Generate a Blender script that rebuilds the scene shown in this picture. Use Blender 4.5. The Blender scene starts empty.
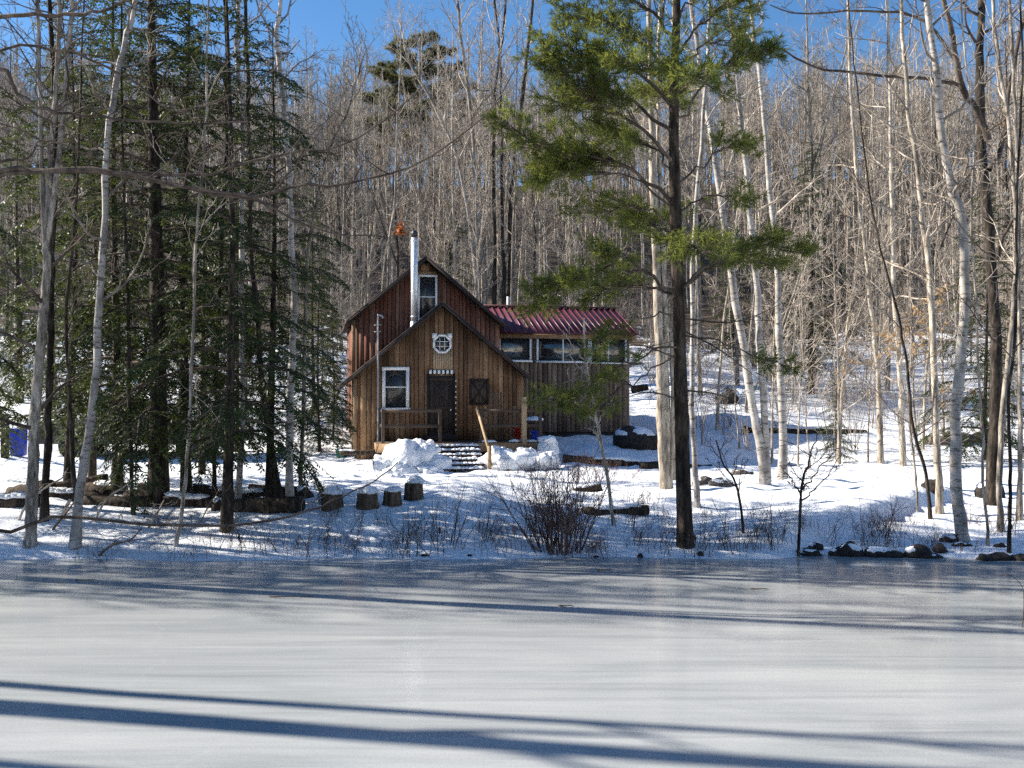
import bpy, math, random
import numpy as np
from math import radians as R, sin, cos, pi

SC = bpy.context.scene
COL = SC.collection
rng = np.random.default_rng(11)
rnd = random.Random(7)

# ------------------------------------------------------------------ camera model
F = 1000.0          # focal length in pixels of a 1024 wide frame
CX, HY = 512.0, 405.0
CAMZ = 2.2

def at(px, py, D):
    return np.array([(px - CX) / F * D, D, CAMZ - (py - HY) / F * D])

# ------------------------------------------------------------------ noise
_T = np.random.default_rng(5).random((256, 256))
def vnoise(x, y):
    x = np.asarray(x, float); y = np.asarray(y, float)
    xi = np.floor(x).astype(int); yi = np.floor(y).astype(int)
    fx = x - xi; fy = y - yi
    fx = fx * fx * (3 - 2 * fx); fy = fy * fy * (3 - 2 * fy)
    a = _T[xi & 255, yi & 255]; b = _T[(xi + 1) & 255, yi & 255]
    c = _T[xi & 255, (yi + 1) & 255]; d = _T[(xi + 1) & 255, (yi + 1) & 255]
    return (a * (1 - fx) + b * fx) * (1 - fy) + (c * (1 - fx) + d * fx) * fy - .5

def sstep(a, b, x):
    t = np.clip((x - a) / (b - a), 0, 1)
    return t * t * (3 - 2 * t)

# ------------------------------------------------------------------ terrain
def shore_y(x):
    return 14.35 + .10 * np.sin(x * .55 + .4) + .14 * np.sin(x * 1.7) * .5 + .25 * vnoise(x * .9, x * 0 + 3.3) - .0022 * x * x
PY = [-60, 10, 14.0, 14.35, 14.9, 17, 20, 24, 28.5, 31, 34, 38, 45, 60, 80, 100, 130, 160, 320]
PZ = [-.6, -.6, -.15, 0, .13, .22, .29, .33, .36, .58, .88, 1.35, 2.8, 6.4, 12.2, 18.8, 28.5, 37, 58]
LX = [-60, -2, -.3, 0, .6, 3, 8, 25, 80, 300]
LZ = [-.6, -.6, -.15, 0, .14, .32, .8, 2.4, 9, 40]
def terrain(x, y):
    x = np.asarray(x, float); y = np.asarray(y, float)
    ye = y - (shore_y(x) - 14.35)
    zf = np.interp(ye, PY, PZ)
    zl = np.interp(-10.0 - x + .5 * vnoise(y * .6, y * 0 + 8) + np.clip(y - 9, 0, 6) * .5, LX, LZ)
    zr = np.interp(x - 34, LX, LZ)
    zn = np.minimum(np.interp(-2.6 - y, LX, LZ), 2.2)
    z = np.maximum(np.maximum(zf, zl), np.maximum(zr, zn))
    # terrace edge on the right bank
    ax, ay, bx, by = 4.15, 15.1, 8.9, 20.9
    ux, uy = bx - ax, by - ay; L = math.hypot(ux, uy); ux /= L; uy /= L
    t = ((x - ax) * ux + (y - ay) * uy) / L
    s = (x - ax) * uy - (y - ay) * ux          # right / front side positive
    fade = sstep(-.15, .1, t) * (1 - sstep(.95, 1.25, t))
    z = z + fade * (.20 * sstep(-2.5, -.1, s) * (1 - sstep(-.1, .45, s)) - .10 * sstep(0, .5, s) * (1 - sstep(1.5, 4, s)))
    # hollow beyond the lawn
    z = z - .35 * np.exp(-((x - 7.5) / 3.2) ** 2 - ((y - 31.5) / 2.0) ** 2)
    # the left bank stands higher
    z = z + .30 * sstep(14.4, 16.6, y) * (1 - sstep(-1.2, 2.2, x)) * (1 - sstep(20.5, 25.5, y))
    amp = np.clip((y - 14.6) / 3, 0, 1)
    amp = np.where(y < 10, np.clip((z) * 2, 0, 1), amp) * (z > -.05)
    far = np.clip((y - 30) / 25, 0, 1)
    n = .11 * vnoise(x * .55, y * .55) + .10 * vnoise(x * 1.6 + 9, y * 1.3) + .07 * vnoise(x * 4.1, y * 3.5 + 7)
    n = n + far * (1.2 * vnoise(x * .11, y * .13 + 5) + .5 * vnoise(x * .33, y * .33))
    return z + amp * n

_DD = np.concatenate([np.arange(6, 60, .03), np.arange(60, 170, .2)])
def hit(px, py):
    X = (px - CX) / F * _DD; Z = CAMZ - (py - HY) / F * _DD
    i = np.nonzero(Z < terrain(X, _DD))[0]
    D = _DD[i[0]] if len(i) else 150.
    p = at(px, py, D); p[2] = float(terrain(p[0], p[1]))
    return p
def ground(x, y, dz=0.):
    return np.array([x, y, float(terrain(x, y)) + dz])

# ------------------------------------------------------------------ mesh builder
class Geo:
    def __init__(s):
        s.v = []; s.q = []; s.t = []; s.n = 0; s.qa = []; s.ta = []
    def add(s, v, quads=None, tris=None, a=0.):
        v = np.asarray(v, float).reshape(-1, 3)
        if quads is not None and len(quads):
            q = np.asarray(quads, int) + s.n; s.q.append(q); s.qa.append(np.full(len(q), a) if np.isscalar(a) else a)
        if tris is not None and len(tris):
            t = np.asarray(tris, int) + s.n; s.t.append(t); s.ta.append(np.full(len(t), a) if np.isscalar(a) else a)
        s.v.append(v); s.n += len(v)
    def tube(s, P, r, sides=5, cap=False, a=0., rough=0.):
        P = np.asarray(P, float); n = len(P); r = np.broadcast_to(np.asarray(r, float), (n,))
        T = np.empty_like(P); T[1:-1] = P[2:] - P[:-2]; T[0] = P[1] - P[0]; T[-1] = P[-1] - P[-2]
        T /= np.linalg.norm(T, axis=1)[:, None] + 1e-9
        d = P[-1] - P[0]
        ref = np.eye(3)[int(np.argmin(np.abs(d)))]
        U = np.cross(T, ref); U /= np.linalg.norm(U, axis=1)[:, None] + 1e-9
        W = np.cross(T, U)
        ang = np.arange(sides) * 2 * pi / sides
        V = P[:, None, :] + r[:, None, None] * (np.cos(ang)[None, :, None] * U[:, None, :] + np.sin(ang)[None, :, None] * W[:, None, :])
        if rough: V = P[:, None, :] + (V - P[:, None, :]) * (1 + rng.normal(0, rough, V.shape[:2] + (1,)))
        i = np.arange(n - 1)[:, None] * sides; j = np.arange(sides)[None, :]; k = (j + 1) % sides
        Q = np.stack([i + j, i + k, i + sides + k, i + sides + j], -1).reshape(-1, 4)
        V = V.reshape(-1, 3)
        if cap:
            c0, c1 = n * sides, n * sides + 1
            V = np.vstack([V, P[:1], P[-1:]])
            jj = np.arange(sides); kk = (jj + 1) % sides; b = (n - 1) * sides
            tr = np.vstack([np.stack([kk, jj, np.full(sides, c0)], 1), np.stack([b + jj, b + kk, np.full(sides, c1)], 1)])
            s.add(V, Q, tr, a)
        else:
            s.add(V, Q, None, a)
    def box(s, c, h, rot=0., a=0., M=None):
        c = np.asarray(c, float); h = np.asarray(h, float)
        S = np.array([[-1,-1,-1],[1,-1,-1],[1,1,-1],[-1,1,-1],[-1,-1,1],[1,-1,1],[1,1,1],[-1,1,1]]) * h
        if M is not None: S = S @ np.asarray(M).T
        elif rot:
            m = np.array([[cos(rot), -sin(rot), 0], [sin(rot), cos(rot), 0], [0, 0, 1]]); S = S @ m.T
        s.hexa(S + c, a)
    def hexa(s, V, a=0.):
        s.add(V, [[0,3,2,1],[4,5,6,7],[0,1,5,4],[1,2,6,5],[2,3,7,6],[3,0,4,7]], None, a)
    def bar(s, p, q, w, h, a=0.):
        p = np.asarray(p, float); q = np.asarray(q, float); d = q - p; L = np.linalg.norm(d); d /= L
        up = np.array([0, 0, 1.]) if abs(d[2]) < .95 else np.array([1., 0, 0])
        u = np.cross(d, up); u /= np.linalg.norm(u); w2 = np.cross(u, d)
        s.box((p + q) / 2, (L / 2, w / 2, h / 2), a=a, M=np.stack([d, u, w2], 1))
    def prism(s, poly, fn0, fn1, a=0.):
        """extrude a 2-D outline between two maps of it into space"""
        n = len(poly); V = [fn0(p) for p in poly] + [fn1(p) for p in poly]
        V = np.array(V); c0 = V[:n].mean(0); c1 = V[n:].mean(0)
        V = np.vstack([V, c0, c1]); j = np.arange(n); k = (j + 1) % n
        s.add(V, np.stack([j, k, k + n, j + n], 1), np.vstack([np.stack([k, j, np.full(n, 2*n)], 1), np.stack([j+n, k+n, np.full(n, 2*n+1)], 1)]), a)
    def blob(s, c, rad, seed=0, amp=.25, freq=1.6, nu=18, nv=12, flat=None, a=0.):
        """uneven rounded lump"""
        th = np.linspace(0, 2*pi, nu, endpoint=False); ph = np.linspace(-pi/2, pi/2, nv + 1)
        PH, TH = np.meshgrid(ph, th, indexing='ij')
        d = np.stack([np.cos(PH)*np.cos(TH), np.cos(PH)*np.sin(TH), np.sin(PH)], -1)
        k = 1 + amp * (vnoise(d[..., 0]*freq + seed*3.7 + d[..., 2]*.8, d[..., 1]*freq + seed*1.3 - d[..., 2]*1.1) * 1.4 + .6*vnoise(d[..., 0]*freq*2.7 + seed, d[..., 1]*freq*2.7 + d[..., 2]*freq*2))
        k[0] = k[0].mean(); k[-1] = k[-1].mean()
        V = d * k[..., None] * np.asarray(rad, float)
        if flat is not None: V[..., 2] = np.maximum(V[..., 2], flat)
        V = V.reshape(-1, 3) + np.asarray(c, float)
        i = np.arange(nv)[:, None]*nu; j = np.arange(nu)[None, :]; kk = (j+1) % nu
        Q = np.stack([i+j+0*kk, i+kk, i+nu+kk, i+nu+j], -1).reshape(-1, 4)
        s.add(V, Q, None, a)
    def leaves(s, P, D, N, L, W, a=0.):
        """one small pointed blade per row: base P, direction D, normal N"""
        S = np.cross(D, N); S /= np.linalg.norm(S, axis=1)[:, None] + 1e-9
        L = np.broadcast_to(np.asarray(L, float), (len(P),))[:, None]; W = np.broadcast_to(np.asarray(W, float), (len(P),))[:, None]
        V = np.stack([P, P + D*L*.45 + S*W*.5, P + D*L, P + D*L*.45 - S*W*.5], 1).reshape(-1, 3)
        n = len(P); Q = np.arange(4*n).reshape(n, 4)
        s.add(V, Q, None, a)
    def merge(s, V, Q, T):
        s.add(V, Q if len(Q) else None, T if len(T) else None)
    def arrays(s):
        V = np.vstack(s.v); Q = np.vstack(s.q) if s.q else np.zeros((0, 4), int); T = np.vstack(s.t) if s.t else np.zeros((0, 3), int)
        return V, Q, T
    def mesh(s, name, smooth=False, attr=False):
        V, Q, T = s.arrays()
        me = bpy.data.meshes.new(name)
        me.vertices.add(len(V)); me.vertices.foreach_set('co', V.astype(np.float32).ravel())
        nl = Q.size + T.size
        me.loops.add(nl); me.loops.foreach_set('vertex_index', np.concatenate([Q.ravel(), T.ravel()]).astype(np.int32))
        ls = np.concatenate([np.arange(len(Q))*4, Q.size + np.arange(len(T))*3]).astype(np.int32)
        me.polygons.add(len(ls)); me.polygons.foreach_set('loop_start', ls)
        if smooth: me.polygons.foreach_set('use_smooth', np.ones(len(ls), bool))
        if attr:
            at_ = me.attributes.new('tone', 'FLOAT', 'FACE')
            at_.data.foreach_set('value', np.concatenate(s.qa + s.ta).astype(np.float32))
        me.update(calc_edges=True)
        return me

# ------------------------------------------------------------------ objects
def empty(name, loc=(0, 0, 0), rz=0.):
    o = bpy.data.objects.new(name, None); COL.objects.link(o)
    o.location = loc; o.rotation_euler = (0, 0, rz); o.empty_display_size = .2
    return o
def obj(name, geo, mat, parent=None, loc=None, smooth=False, attr=False, bevel=0.):
    me = geo.mesh(name, smooth, attr)
    me.materials.append(mat)
    o = bpy.data.objects.new(name, me); COL.objects.link(o)
    if parent is not None: o.parent = parent
    if loc is not None: o.location = loc
    if bevel:
        b = o.modifiers.new('bevel', 'BEVEL'); b.width = bevel; b.segments = 2; b.limit_method = 'ANGLE'
    return o
def tag(o, label=None, cat=None, group=None, kind=None):
    if label: o['label'] = label
    if cat: o['category'] = cat
    if group: o['group'] = group
    if kind: o['kind'] = kind
    return o
def copy_tree(root):
    r = root.copy(); COL.objects.link(r)
    for ch in root.children:
        c = ch.copy(); COL.objects.link(c); c.parent = r
        for g in ch.children:
            d = g.copy(); COL.objects.link(d); d.parent = c
    return r

# ------------------------------------------------------------------ materials
def new_mat(name):
    m = bpy.data.materials.new(name); m.use_nodes = True
    nt = m.node_tree; b = nt.nodes['Principled BSDF']
    return m, nt, b
def N(nt, kind, **kw):
    n = nt.nodes.new(kind)
    for k, v in kw.items():
        if k in n.inputs: n.inputs[k].default_value = v
        else: setattr(n, k, v)
    return n
def ramp(nt, fac, stops):
    r = nt.nodes.new('ShaderNodeValToRGB'); e = r.color_ramp.elements
    while len(e) < len(stops): e.new(.5)
    for i, (p, c) in enumerate(stops):
        e[i].position = p; e[i].color = (*c, 1)
    nt.links.new(fac, r.inputs['Fac']); return r.outputs['Color']
def coords(nt, scale=(1, 1, 1), kind='Object'):
    tc = nt.nodes.new('ShaderNodeTexCoord'); mp = nt.nodes.new('ShaderNodeMapping')
    mp.inputs['Scale'].default_value = scale
    nt.links.new(tc.outputs[kind], mp.inputs['Vector']); return mp.outputs['Vector']
def noise(nt, vec, scale, detail=4, rough=.55, dist=0.):
    n = nt.nodes.new('ShaderNodeTexNoise')
    n.inputs['Scale'].default_value = scale; n.inputs['Detail'].default_value = detail
    n.inputs['Roughness'].default_value = rough; n.inputs['Distortion'].default_value = dist
    if vec is not None: nt.links.new(vec, n.inputs['Vector'])
    return n.outputs['Fac']
def mix(nt, fac, a, b, mode='MIX'):
    m = nt.nodes.new('ShaderNodeMix'); m.data_type = 'RGBA'; m.blend_type = mode
    for s, v in ((m.inputs[0], fac), (m.inputs[6], a), (m.inputs[7], b)):
        if hasattr(v, 'is_output'): nt.links.new(v, s)
        elif isinstance(v, (int, float)): s.default_value = v
        else: s.default_value = (*v, 1)
    return m.outputs[2]
def math_(nt, op, a, b=0., clamp=False):
    m = nt.nodes.new('ShaderNodeMath'); m.operation = op; m.use_clamp = clamp
    for s, v in ((m.inputs[0], a), (m.inputs[1], b)):
        if hasattr(v, 'is_output'): nt.links.new(v, s)
        else: s.default_value = v
    return m.outputs[0]
def bump(nt, b, h, strength=.4, dist=.02):
    n = nt.nodes.new('ShaderNodeBump'); n.inputs['Strength'].default_value = strength; n.inputs['Distance'].default_value = dist
    nt.links.new(h, n.inputs['Height']); nt.links.new(n.outputs['Normal'], b.inputs['Normal'])

def bark(name, lo, mid, hi, sc=17, rough=.9, bmp=.9, vary=.35):
    m, nt, b = new_mat(name)
    v = coords(nt, (1, 1, .22)); n1 = noise(nt, v, sc, 6, .65)
    c = ramp(nt, n1, [(.34, lo), (.5, mid), (.66, hi)])
    big = ramp(nt, noise(nt, coords(nt, (1, 1, .6)), 2.2, 4, .6), [(.35, (.45, .44, .43)), (.6, (1.1, 1.08, 1.04))])
    c = mix(nt, 1., c, big, 'MULTIPLY')
    oi = nt.nodes.new('ShaderNodeObjectInfo')
    k = math_(nt, 'MULTIPLY_ADD', oi.outputs['Random'], vary)
    nt.nodes[-1].inputs[2].default_value = 1 - vary / 2
    hs = nt.nodes.new('ShaderNodeHueSaturation'); nt.links.new(c, hs.inputs['Color']); nt.links.new(k, hs.inputs['Value'])
    nt.links.new(hs.outputs['Color'], b.inputs['Base Color']); b.inputs['Roughness'].default_value = rough
    b.inputs['Specular IOR Level'].default_value = .2
    n2 = noise(nt, v, sc * 2.5, 5, .7); bump(nt, b, n2, bmp, .02)
    return m
M = {}
M['bark_grey'] = bark('bark_grey', (.085, .074, .063), (.30, .265, .225), (.52, .47, .41))
M['bark_dark'] = bark('bark_dark', (.014, .011, .009), (.045, .036, .029), (.12, .098, .078), 18)
M['bark_tan'] = bark('bark_tan', (.14, .115, .09), (.43, .375, .305), (.62, .56, .48), 16)
M['bark_pine'] = bark('bark_pine', (.014, .011, .009), (.06, .046, .036), (.15, .118, .09), 15, bmp=1.)
M['twig'] = bark('twig', (.16, .135, .115), (.36, .31, .26), (.54, .48, .41), 5, vary=.5)
M['twig_far'] = bark('twig_far', (.12, .10, .085), (.30, .26, .22), (.50, .44, .38), .35, bmp=0)
M['twig_dark'] = bark('twig_dark', (.06, .048, .04), (.13, .10, .08), (.2, .16, .13), 6)
M['twig_red'] = bark('twig_red', (.07, .04, .035), (.14, .085, .07), (.22, .15, .12), 6)

def birch_mat():
    m, nt, b = new_mat('birch_bark')
    v = coords(nt, (2.2, 2.2, 9)); n1 = noise(nt, v, 2.1, 7, .72, .5)
    marks = ramp(nt, n1, [(.53, (0, 0, 0)), (.60, (1, 1, 1))])
    v2 = coords(nt, (1, 1, .5)); n2 = noise(nt, v2, 4, 5, .6)
    base = ramp(nt, n2, [(.3, (.13, .115, .10)), (.5, (.33, .30, .265)), (.72, (.52, .49, .45))])
    c = mix(nt, marks, base, (.09, .075, .065))
    n3 = noise(nt, coords(nt, (1, 1, 1)), 1.3, 3, .5)
    knots = ramp(nt, n3, [(.60, (0, 0, 0)), (.68, (1, 1, 1))])
    c = mix(nt, knots, c, (.10, .085, .075))
    nt.links.new(c, b.inputs['Base Color']); b.inputs['Roughness'].default_value = .75
    bump(nt, b, n1, .3, .01)
    return m
M['birch'] = birch_mat()

def needle_mat(name, lo, mid, hi, trans=.35, sc=2.3, tcol=(.16, .19, .04)):
    m, nt, b = new_mat(name)
    n1 = noise(nt, coords(nt), sc, 4, .7)
    c = ramp(nt, n1, [(.3, lo), (.52, mid), (.72, hi)])
    nt.links.new(c, b.inputs['Base Color']); b.inputs['Roughness'].default_value = .5
    b.inputs['Specular IOR Level'].default_value = .15
    t = nt.nodes.new('ShaderNodeBsdfTranslucent'); t.inputs['Color'].default_value = (*tcol, 1)
    ms = nt.nodes.new('ShaderNodeMixShader'); ms.inputs[0].default_value = trans
    nt.links.new(b.outputs[0], ms.inputs[1]); nt.links.new(t.outputs[0], ms.inputs[2])
    nt.links.new(ms.outputs[0], nt.nodes['Material Output'].inputs['Surface'])
    return m
M['hemlock'] = needle_mat('hemlock_needles', (.007, .016, .007), (.02, .04, .014), (.08, .11, .028), .2, tcol=(.10, .13, .02))
M['pine'] = needle_mat('pine_needles', (.03, .055, .018), (.085, .115, .028), (.18, .19, .045), .45, tcol=(.22, .24, .05))
M['farpine'] = needle_mat('far_pine_needles', (.085, .09, .045), (.14, .14, .07), (.19, .18, .10), .3, tcol=(.2, .2, .07))
M['deadleaf'] = needle_mat('dead_leaves', (.26, .16, .08), (.38, .26, .14), (.5, .37, .22), .4, 9, (.45, .3, .15))
M['orange'] = needle_mat('orange_leaves', (.22, .06, .02), (.38, .12, .04), (.5, .28, .12), .2, 12, (.5, .15, .03))

def snow_mat(name='snow', litter=False):
    m, nt, b = new_mat(name)
    v = coords(nt); n1 = noise(nt, v, 2.2, 6, .6); n2 = noise(nt, v, 14, 5, .65)
    c = ramp(nt, n1, [(.3, (.74, .77, .82)), (.6, (.84, .86, .89))])
    if litter:
        sp = nt.nodes.new('ShaderNodeSeparateXYZ'); nt.links.new(v, sp.inputs[0])
        far = math_(nt, 'MULTIPLY_ADD', sp.outputs['Y'], .016, False); nt.nodes[-1].inputs[2].default_value = -.74
        far = math_(nt, 'MINIMUM', far, .42)
        far = math_(nt, 'MAXIMUM', far, -.06)
        nl = noise(nt, v, .8, 8, .72)
        k = math_(nt, 'ADD', nl, far)
        msk = ramp(nt, k, [(.62, (0, 0, 0)), (.70, (1, 1, 1))])
        nb = noise(nt, v, 22, 4, .7)
        lit = ramp(nt, nb, [(.35, (.03, .022, .016)), (.55, (.085, .064, .045)), (.75, (.17, .135, .10))])
        c = mix(nt, msk, c, lit)
        # scattered bits of bark and leaf on the open snow
        nd = noise(nt, v, 34, 3, .6)
        bits = ramp(nt, nd, [(.69, (0, 0, 0)), (.71, (1, 1, 1))])
        c = mix(nt, bits, c, (.12, .08, .05))
    nt.links.new(c, b.inputs['Base Color']); b.inputs['Roughness'].default_value = .7
    b.inputs['Specular IOR Level'].default_value = .25
    h = math_(nt, 'ADD', math_(nt, 'MULTIPLY', n1, 1.2), math_(nt, 'MULTIPLY', n2, .35))
    bump(nt, b, h, .7, .09)
    return m
M['ground'] = snow_mat('snow_ground', True)
M['snow'] = snow_mat('snow')

def ice_mat():
    m, nt, b = new_mat('pond_ice')
    v = coords(nt, (1, 1, 1)); vs = coords(nt, (.35, 1.6, 1))
    n1 = noise(nt, vs, .9, 6, .6, .6); n2 = noise(nt, v, 9, 4, .6); n3 = noise(nt, v, 55, 3, .7)
    c = ramp(nt, n1, [(.32, (.31, .335, .34)), (.5, (.38, .40, .405)), (.68, (.43, .445, .445))])
    c2 = ramp(nt, n3, [(.35, (.84, .84, .84)), (.6, (1, 1, 1))])
    c = mix(nt, .8, c, c2, 'MULTIPLY')
    ns = noise(nt, coords(nt, (.12, 2.4, 1)), 2.2, 6, .65, .8)
    c = mix(nt, .8, c, ramp(nt, ns, [(.34, (.80, .81, .83)), (.5, (1, 1, 1)), (.68, (1.1, 1.1, 1.09))]), 'MULTIPLY')
    # healed cracks
    vo = nt.nodes.new('ShaderNodeTexVoronoi'); vo.feature = 'DISTANCE_TO_EDGE'; vo.inputs['Scale'].default_value = .22
    nd = nt.nodes.new('ShaderNodeTexNoise'); nd.inputs['Scale'].default_value = 1.1; nd.inputs['Detail'].default_value = 5
    nt.links.new(v, nd.inputs['Vector'])
    vm = nt.nodes.new('ShaderNodeVectorMath'); vm.operation = 'MULTIPLY_ADD'
    nt.links.new(nd.outputs['Color'], vm.inputs[0]); vm.inputs[1].default_value = (.9, .9, 0); nt.links.new(v, vm.inputs[2])
    nt.links.new(vm.outputs[0], vo.inputs['Vector'])
    cr = ramp(nt, vo.outputs['Distance'], [(.0, (1, 1, 1)), (.006, (0, 0, 0))])
    c = mix(nt, math_(nt, 'MULTIPLY', cr, .05), c, (.7, .72, .73))
    nt.links.new(c, b.inputs['Base Color'])
    r = nt.nodes.new('ShaderNodeMapRange'); r.inputs['To Min'].default_value = .09; r.inputs['To Max'].default_value = .24
    nt.links.new(n2, r.inputs['Value']); nt.links.new(r.outputs[0], b.inputs['Roughness'])
    b.inputs['IOR'].default_value = 1.31
    h = math_(nt, 'ADD', math_(nt, 'MULTIPLY', n1, 1.), math_(nt, 'MULTIPLY', n3, .12))
    bump(nt, b, h, .10, .008)
    return m
M['ice'] = ice_mat()

def wood(name, cols, sc=(1, 1, .08), grain=.55, rough=.8):
    m, nt, b = new_mat(name)
    a = nt.nodes.new('ShaderNodeAttribute'); a.attribute_name = 'tone'
    base = ramp(nt, a.outputs['Fac'], [(i / (len(cols) - 1), c) for i, c in enumerate(cols)])
    v = coords(nt, sc); n1 = noise(nt, v, 14, 6, .65, .4); n2 = noise(nt, coords(nt), 1.7, 4, .6)
    g = ramp(nt, n1, [(.3, (.42, .40, .38)), (.55, (.95, .95, .95)), (.75, (1.15, 1.12, 1.05))])
    c = mix(nt, grain, base, g, 'MULTIPLY')
    w = ramp(nt, n2, [(.35, (.62, .58, .56)), (.6, (1, 1, 1))])
    c = mix(nt, .8, c, w, 'MULTIPLY')
    nt.links.new(c, b.inputs['Base Color']); b.inputs['Roughness'].default_value = rough
    b.inputs['Specular IOR Level'].default_value = .25
    bump(nt, b, n1, .35, .01)
    return m
M['porch_wood'] = wood('porch_boards', [(.012, .009, .007), (.12, .066, .038), (.31, .175, .092), (.15, .084, .048), (.45, .28, .155), (.215, .124, .068)], grain=.8)
M['main_wood'] = wood('red_brown_boards', [(.012, .008, .007), (.20, .075, .05), (.32, .13, .08), (.18, .08, .052), (.38, .20, .13)], grain=.8)
M['wing_wood'] = wood('wing_boards', [(.012, .01, .009), (.18, .13, .095), (.32, .24, .17), (.23, .165, .12)], grain=.8)
M['trim_wood'] = wood('trim_wood', [(.30, .19, .11), (.42, .28, .16)])
M['dark_wood'] = wood('dark_wood', [(.028, .021, .018), (.05, .038, .032), (.12, .088, .066)])
M['deck_wood'] = wood('deck_wood', [(.075, .056, .044), (.12, .09, .068)], (.1, 1, 1))
M['post_wood'] = wood('post_wood', [(.38, .27, .16), (.45, .33, .2)])
M['tan_wood'] = wood('tan_batten', [(.42, .31, .2), (.50, .38, .25)])
M['log'] = bark('log_bark', (.014, .011, .009), (.045, .034, .026), (.11, .083, .06), 14)
M['stump'] = bark('stump_bark', (.03, .022, .016), (.115, .082, .056), (.22, .165, .115), 14)
M['cut'] = wood('cut_wood', [(.45, .32, .18), (.5, .36, .2)], (1, 1, 1))

def flat(name, col, rough=.6, metal=0., spec=.5, var=.25, sc=6, bmp=0.):
    m, nt, b = new_mat(name)
    n1 = noise(nt, coords(nt), sc, 4, .6)
    c = ramp(nt, n1, [(.3, tuple(x * (1 - var) for x in col)), (.65, tuple(min(1, x * (1 + var * .5)) for x in col))])
    nt.links.new(c, b.inputs['Base Color']); b.inputs['Roughness'].default_value = rough; b.inputs['Metallic'].default_value = metal
    b.inputs['Specular IOR Level'].default_value = spec
    if bmp: bump(nt, b, noise(nt, coords(nt), sc * 1.6, 6, .7), bmp, .08)
    return m
M['white'] = flat('white_paint', (.72, .74, .74), .55, var=.12)
M['roof_dark'] = flat('roof_shingle', (.055, .038, .035), .85, var=.5, sc=14)
M['roof_red'] = flat('red_metal_roof', (.10, .02, .034), .42, var=.18, sc=3)
M['steel'] = flat('steel_pipe', (.74, .75, .75), .5, .6, var=.1)
M['galv'] = flat('galvanised', (.26, .265, .27), .55, .3, var=.2)
M['black'] = flat('black_metal', (.018, .018, .02), .55)
M['truck'] = flat('dark_truck_paint', (.010, .011, .015), .45, 0, .35, .1)
M['rubber'] = flat('rubber', (.014, .014, .015), .85)
M['blue'] = flat('blue_plastic', (.02, .05, .42), .45, var=.15)
M['green'] = flat('green_plastic', (.02, .12, .085), .5)
M['red'] = flat('red_plastic', (.35, .04, .02), .5)
M['rock'] = flat('rock', (.13, .11, .095), .9, var=.75, sc=9, bmp=.9)
M['darkrock'] = flat('dark_rock', (.035, .028, .023), .9, var=.8, sc=12, bmp=.9)
M['found'] = flat('shaded_skirting', (.03, .026, .024), .9, var=.4)  # near-black: the shade band at the wing's foot is put into this colour
def glass_mat(name, refl=.22, tint=(.012, .014, .016)):
    m, nt, b = new_mat(name)
    b.inputs['Base Color'].default_value = (*tint, 1); b.inputs['Roughness'].default_value = .5
    g = nt.nodes.new('ShaderNodeBsdfGlossy'); g.inputs['Roughness'].default_value = .015; g.inputs['Color'].default_value = (.72, .68, .56, 1)
    n = noise(nt, coords(nt), 1.3, 2, .5)
    bp = nt.nodes.new('ShaderNodeBump'); bp.inputs['Strength'].default_value = .03; bp.inputs['Distance'].default_value = .02
    nt.links.new(n, bp.inputs['Height'])
    ms = nt.nodes.new('ShaderNodeMixShader'); ms.inputs[0].default_value = refl
    nt.links.new(b.outputs[0], ms.inputs[1]); nt.links.new(g.outputs[0], ms.inputs[2])
    nt.links.new(ms.outputs[0], nt.nodes['Material Output'].inputs['Surface'])
    return m
M['glass'] = glass_mat('window_glass', .05)
M['glass_wing'] = glass_mat('wing_glass', .19)
def clear_glass():
    m, nt, b = new_mat('clear_glass')
    t = nt.nodes.new('ShaderNodeBsdfTransparent'); t.inputs['Color'].default_value = (.5, .6, .58, 1)
    g = nt.nodes.new('ShaderNodeBsdfGlossy'); g.inputs['Roughness'].default_value = .05
    ms = nt.nodes.new('ShaderNodeMixShader'); ms.inputs[0].default_value = .15
    nt.links.new(t.outputs[0], ms.inputs[1]); nt.links.new(g.outputs[0], ms.inputs[2])
    nt.links.new(ms.outputs[0], nt.nodes['Material Output'].inputs['Surface'])
    return m
M['clear'] = clear_glass()

# ------------------------------------------------------------------ setting
def make_ground():
    xs = np.unique(np.concatenate([np.arange(-14, 16, .12), np.arange(-40, -14, .6), np.arange(16, 42, .6), np.arange(-300, -40, 8), np.arange(42, 301, 8)]))
    ys = np.unique(np.concatenate([np.arange(13.2, 20, .07), np.arange(20, 36, .16), np.arange(36, 70, .5), np.arange(70, 160, 2.5), np.arange(160, 400, 12), np.arange(-4, 13.2, .5), np.arange(-140, -4, 5)]))
    X, Y = np.meshgrid(xs, ys)
    Z = terrain(X, Y)
    g = Geo(); nx, ny = len(xs), len(ys)
    i = np.arange(ny - 1)[:, None] * nx; j = np.arange(nx - 1)[None, :]
    Q = np.stack([i + j, i + j + 1, i + nx + j + 1, i + nx + j], -1).reshape(-1, 4)
    g.add(np.stack([X, Y, Z], -1).reshape(-1, 3), Q)
    o = obj('ground', g, M['ground'], smooth=True); tag(o, kind='structure', label='snow covered ground rising to a wooded hillside')
    g = Geo()
    xs = np.linspace(-40, 60, 40); ys = np.linspace(-8, 16, 20)
    X, Y = np.meshgrid(xs, ys); nx = len(xs)
    i = np.arange(len(ys) - 1)[:, None] * nx; j = np.arange(nx - 1)[None, :]
    Q = np.stack([i + j, i + j + 1, i + nx + j + 1, i + nx + j], -1).reshape(-1, 4)
    g.add(np.stack([X, Y, X * 0], -1).reshape(-1, 3), Q)
    o = obj('ice', g, M['ice'], smooth=True); tag(o, kind='structure', label='grey frozen pond crossed by long blue shadows')
make_ground()

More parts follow.
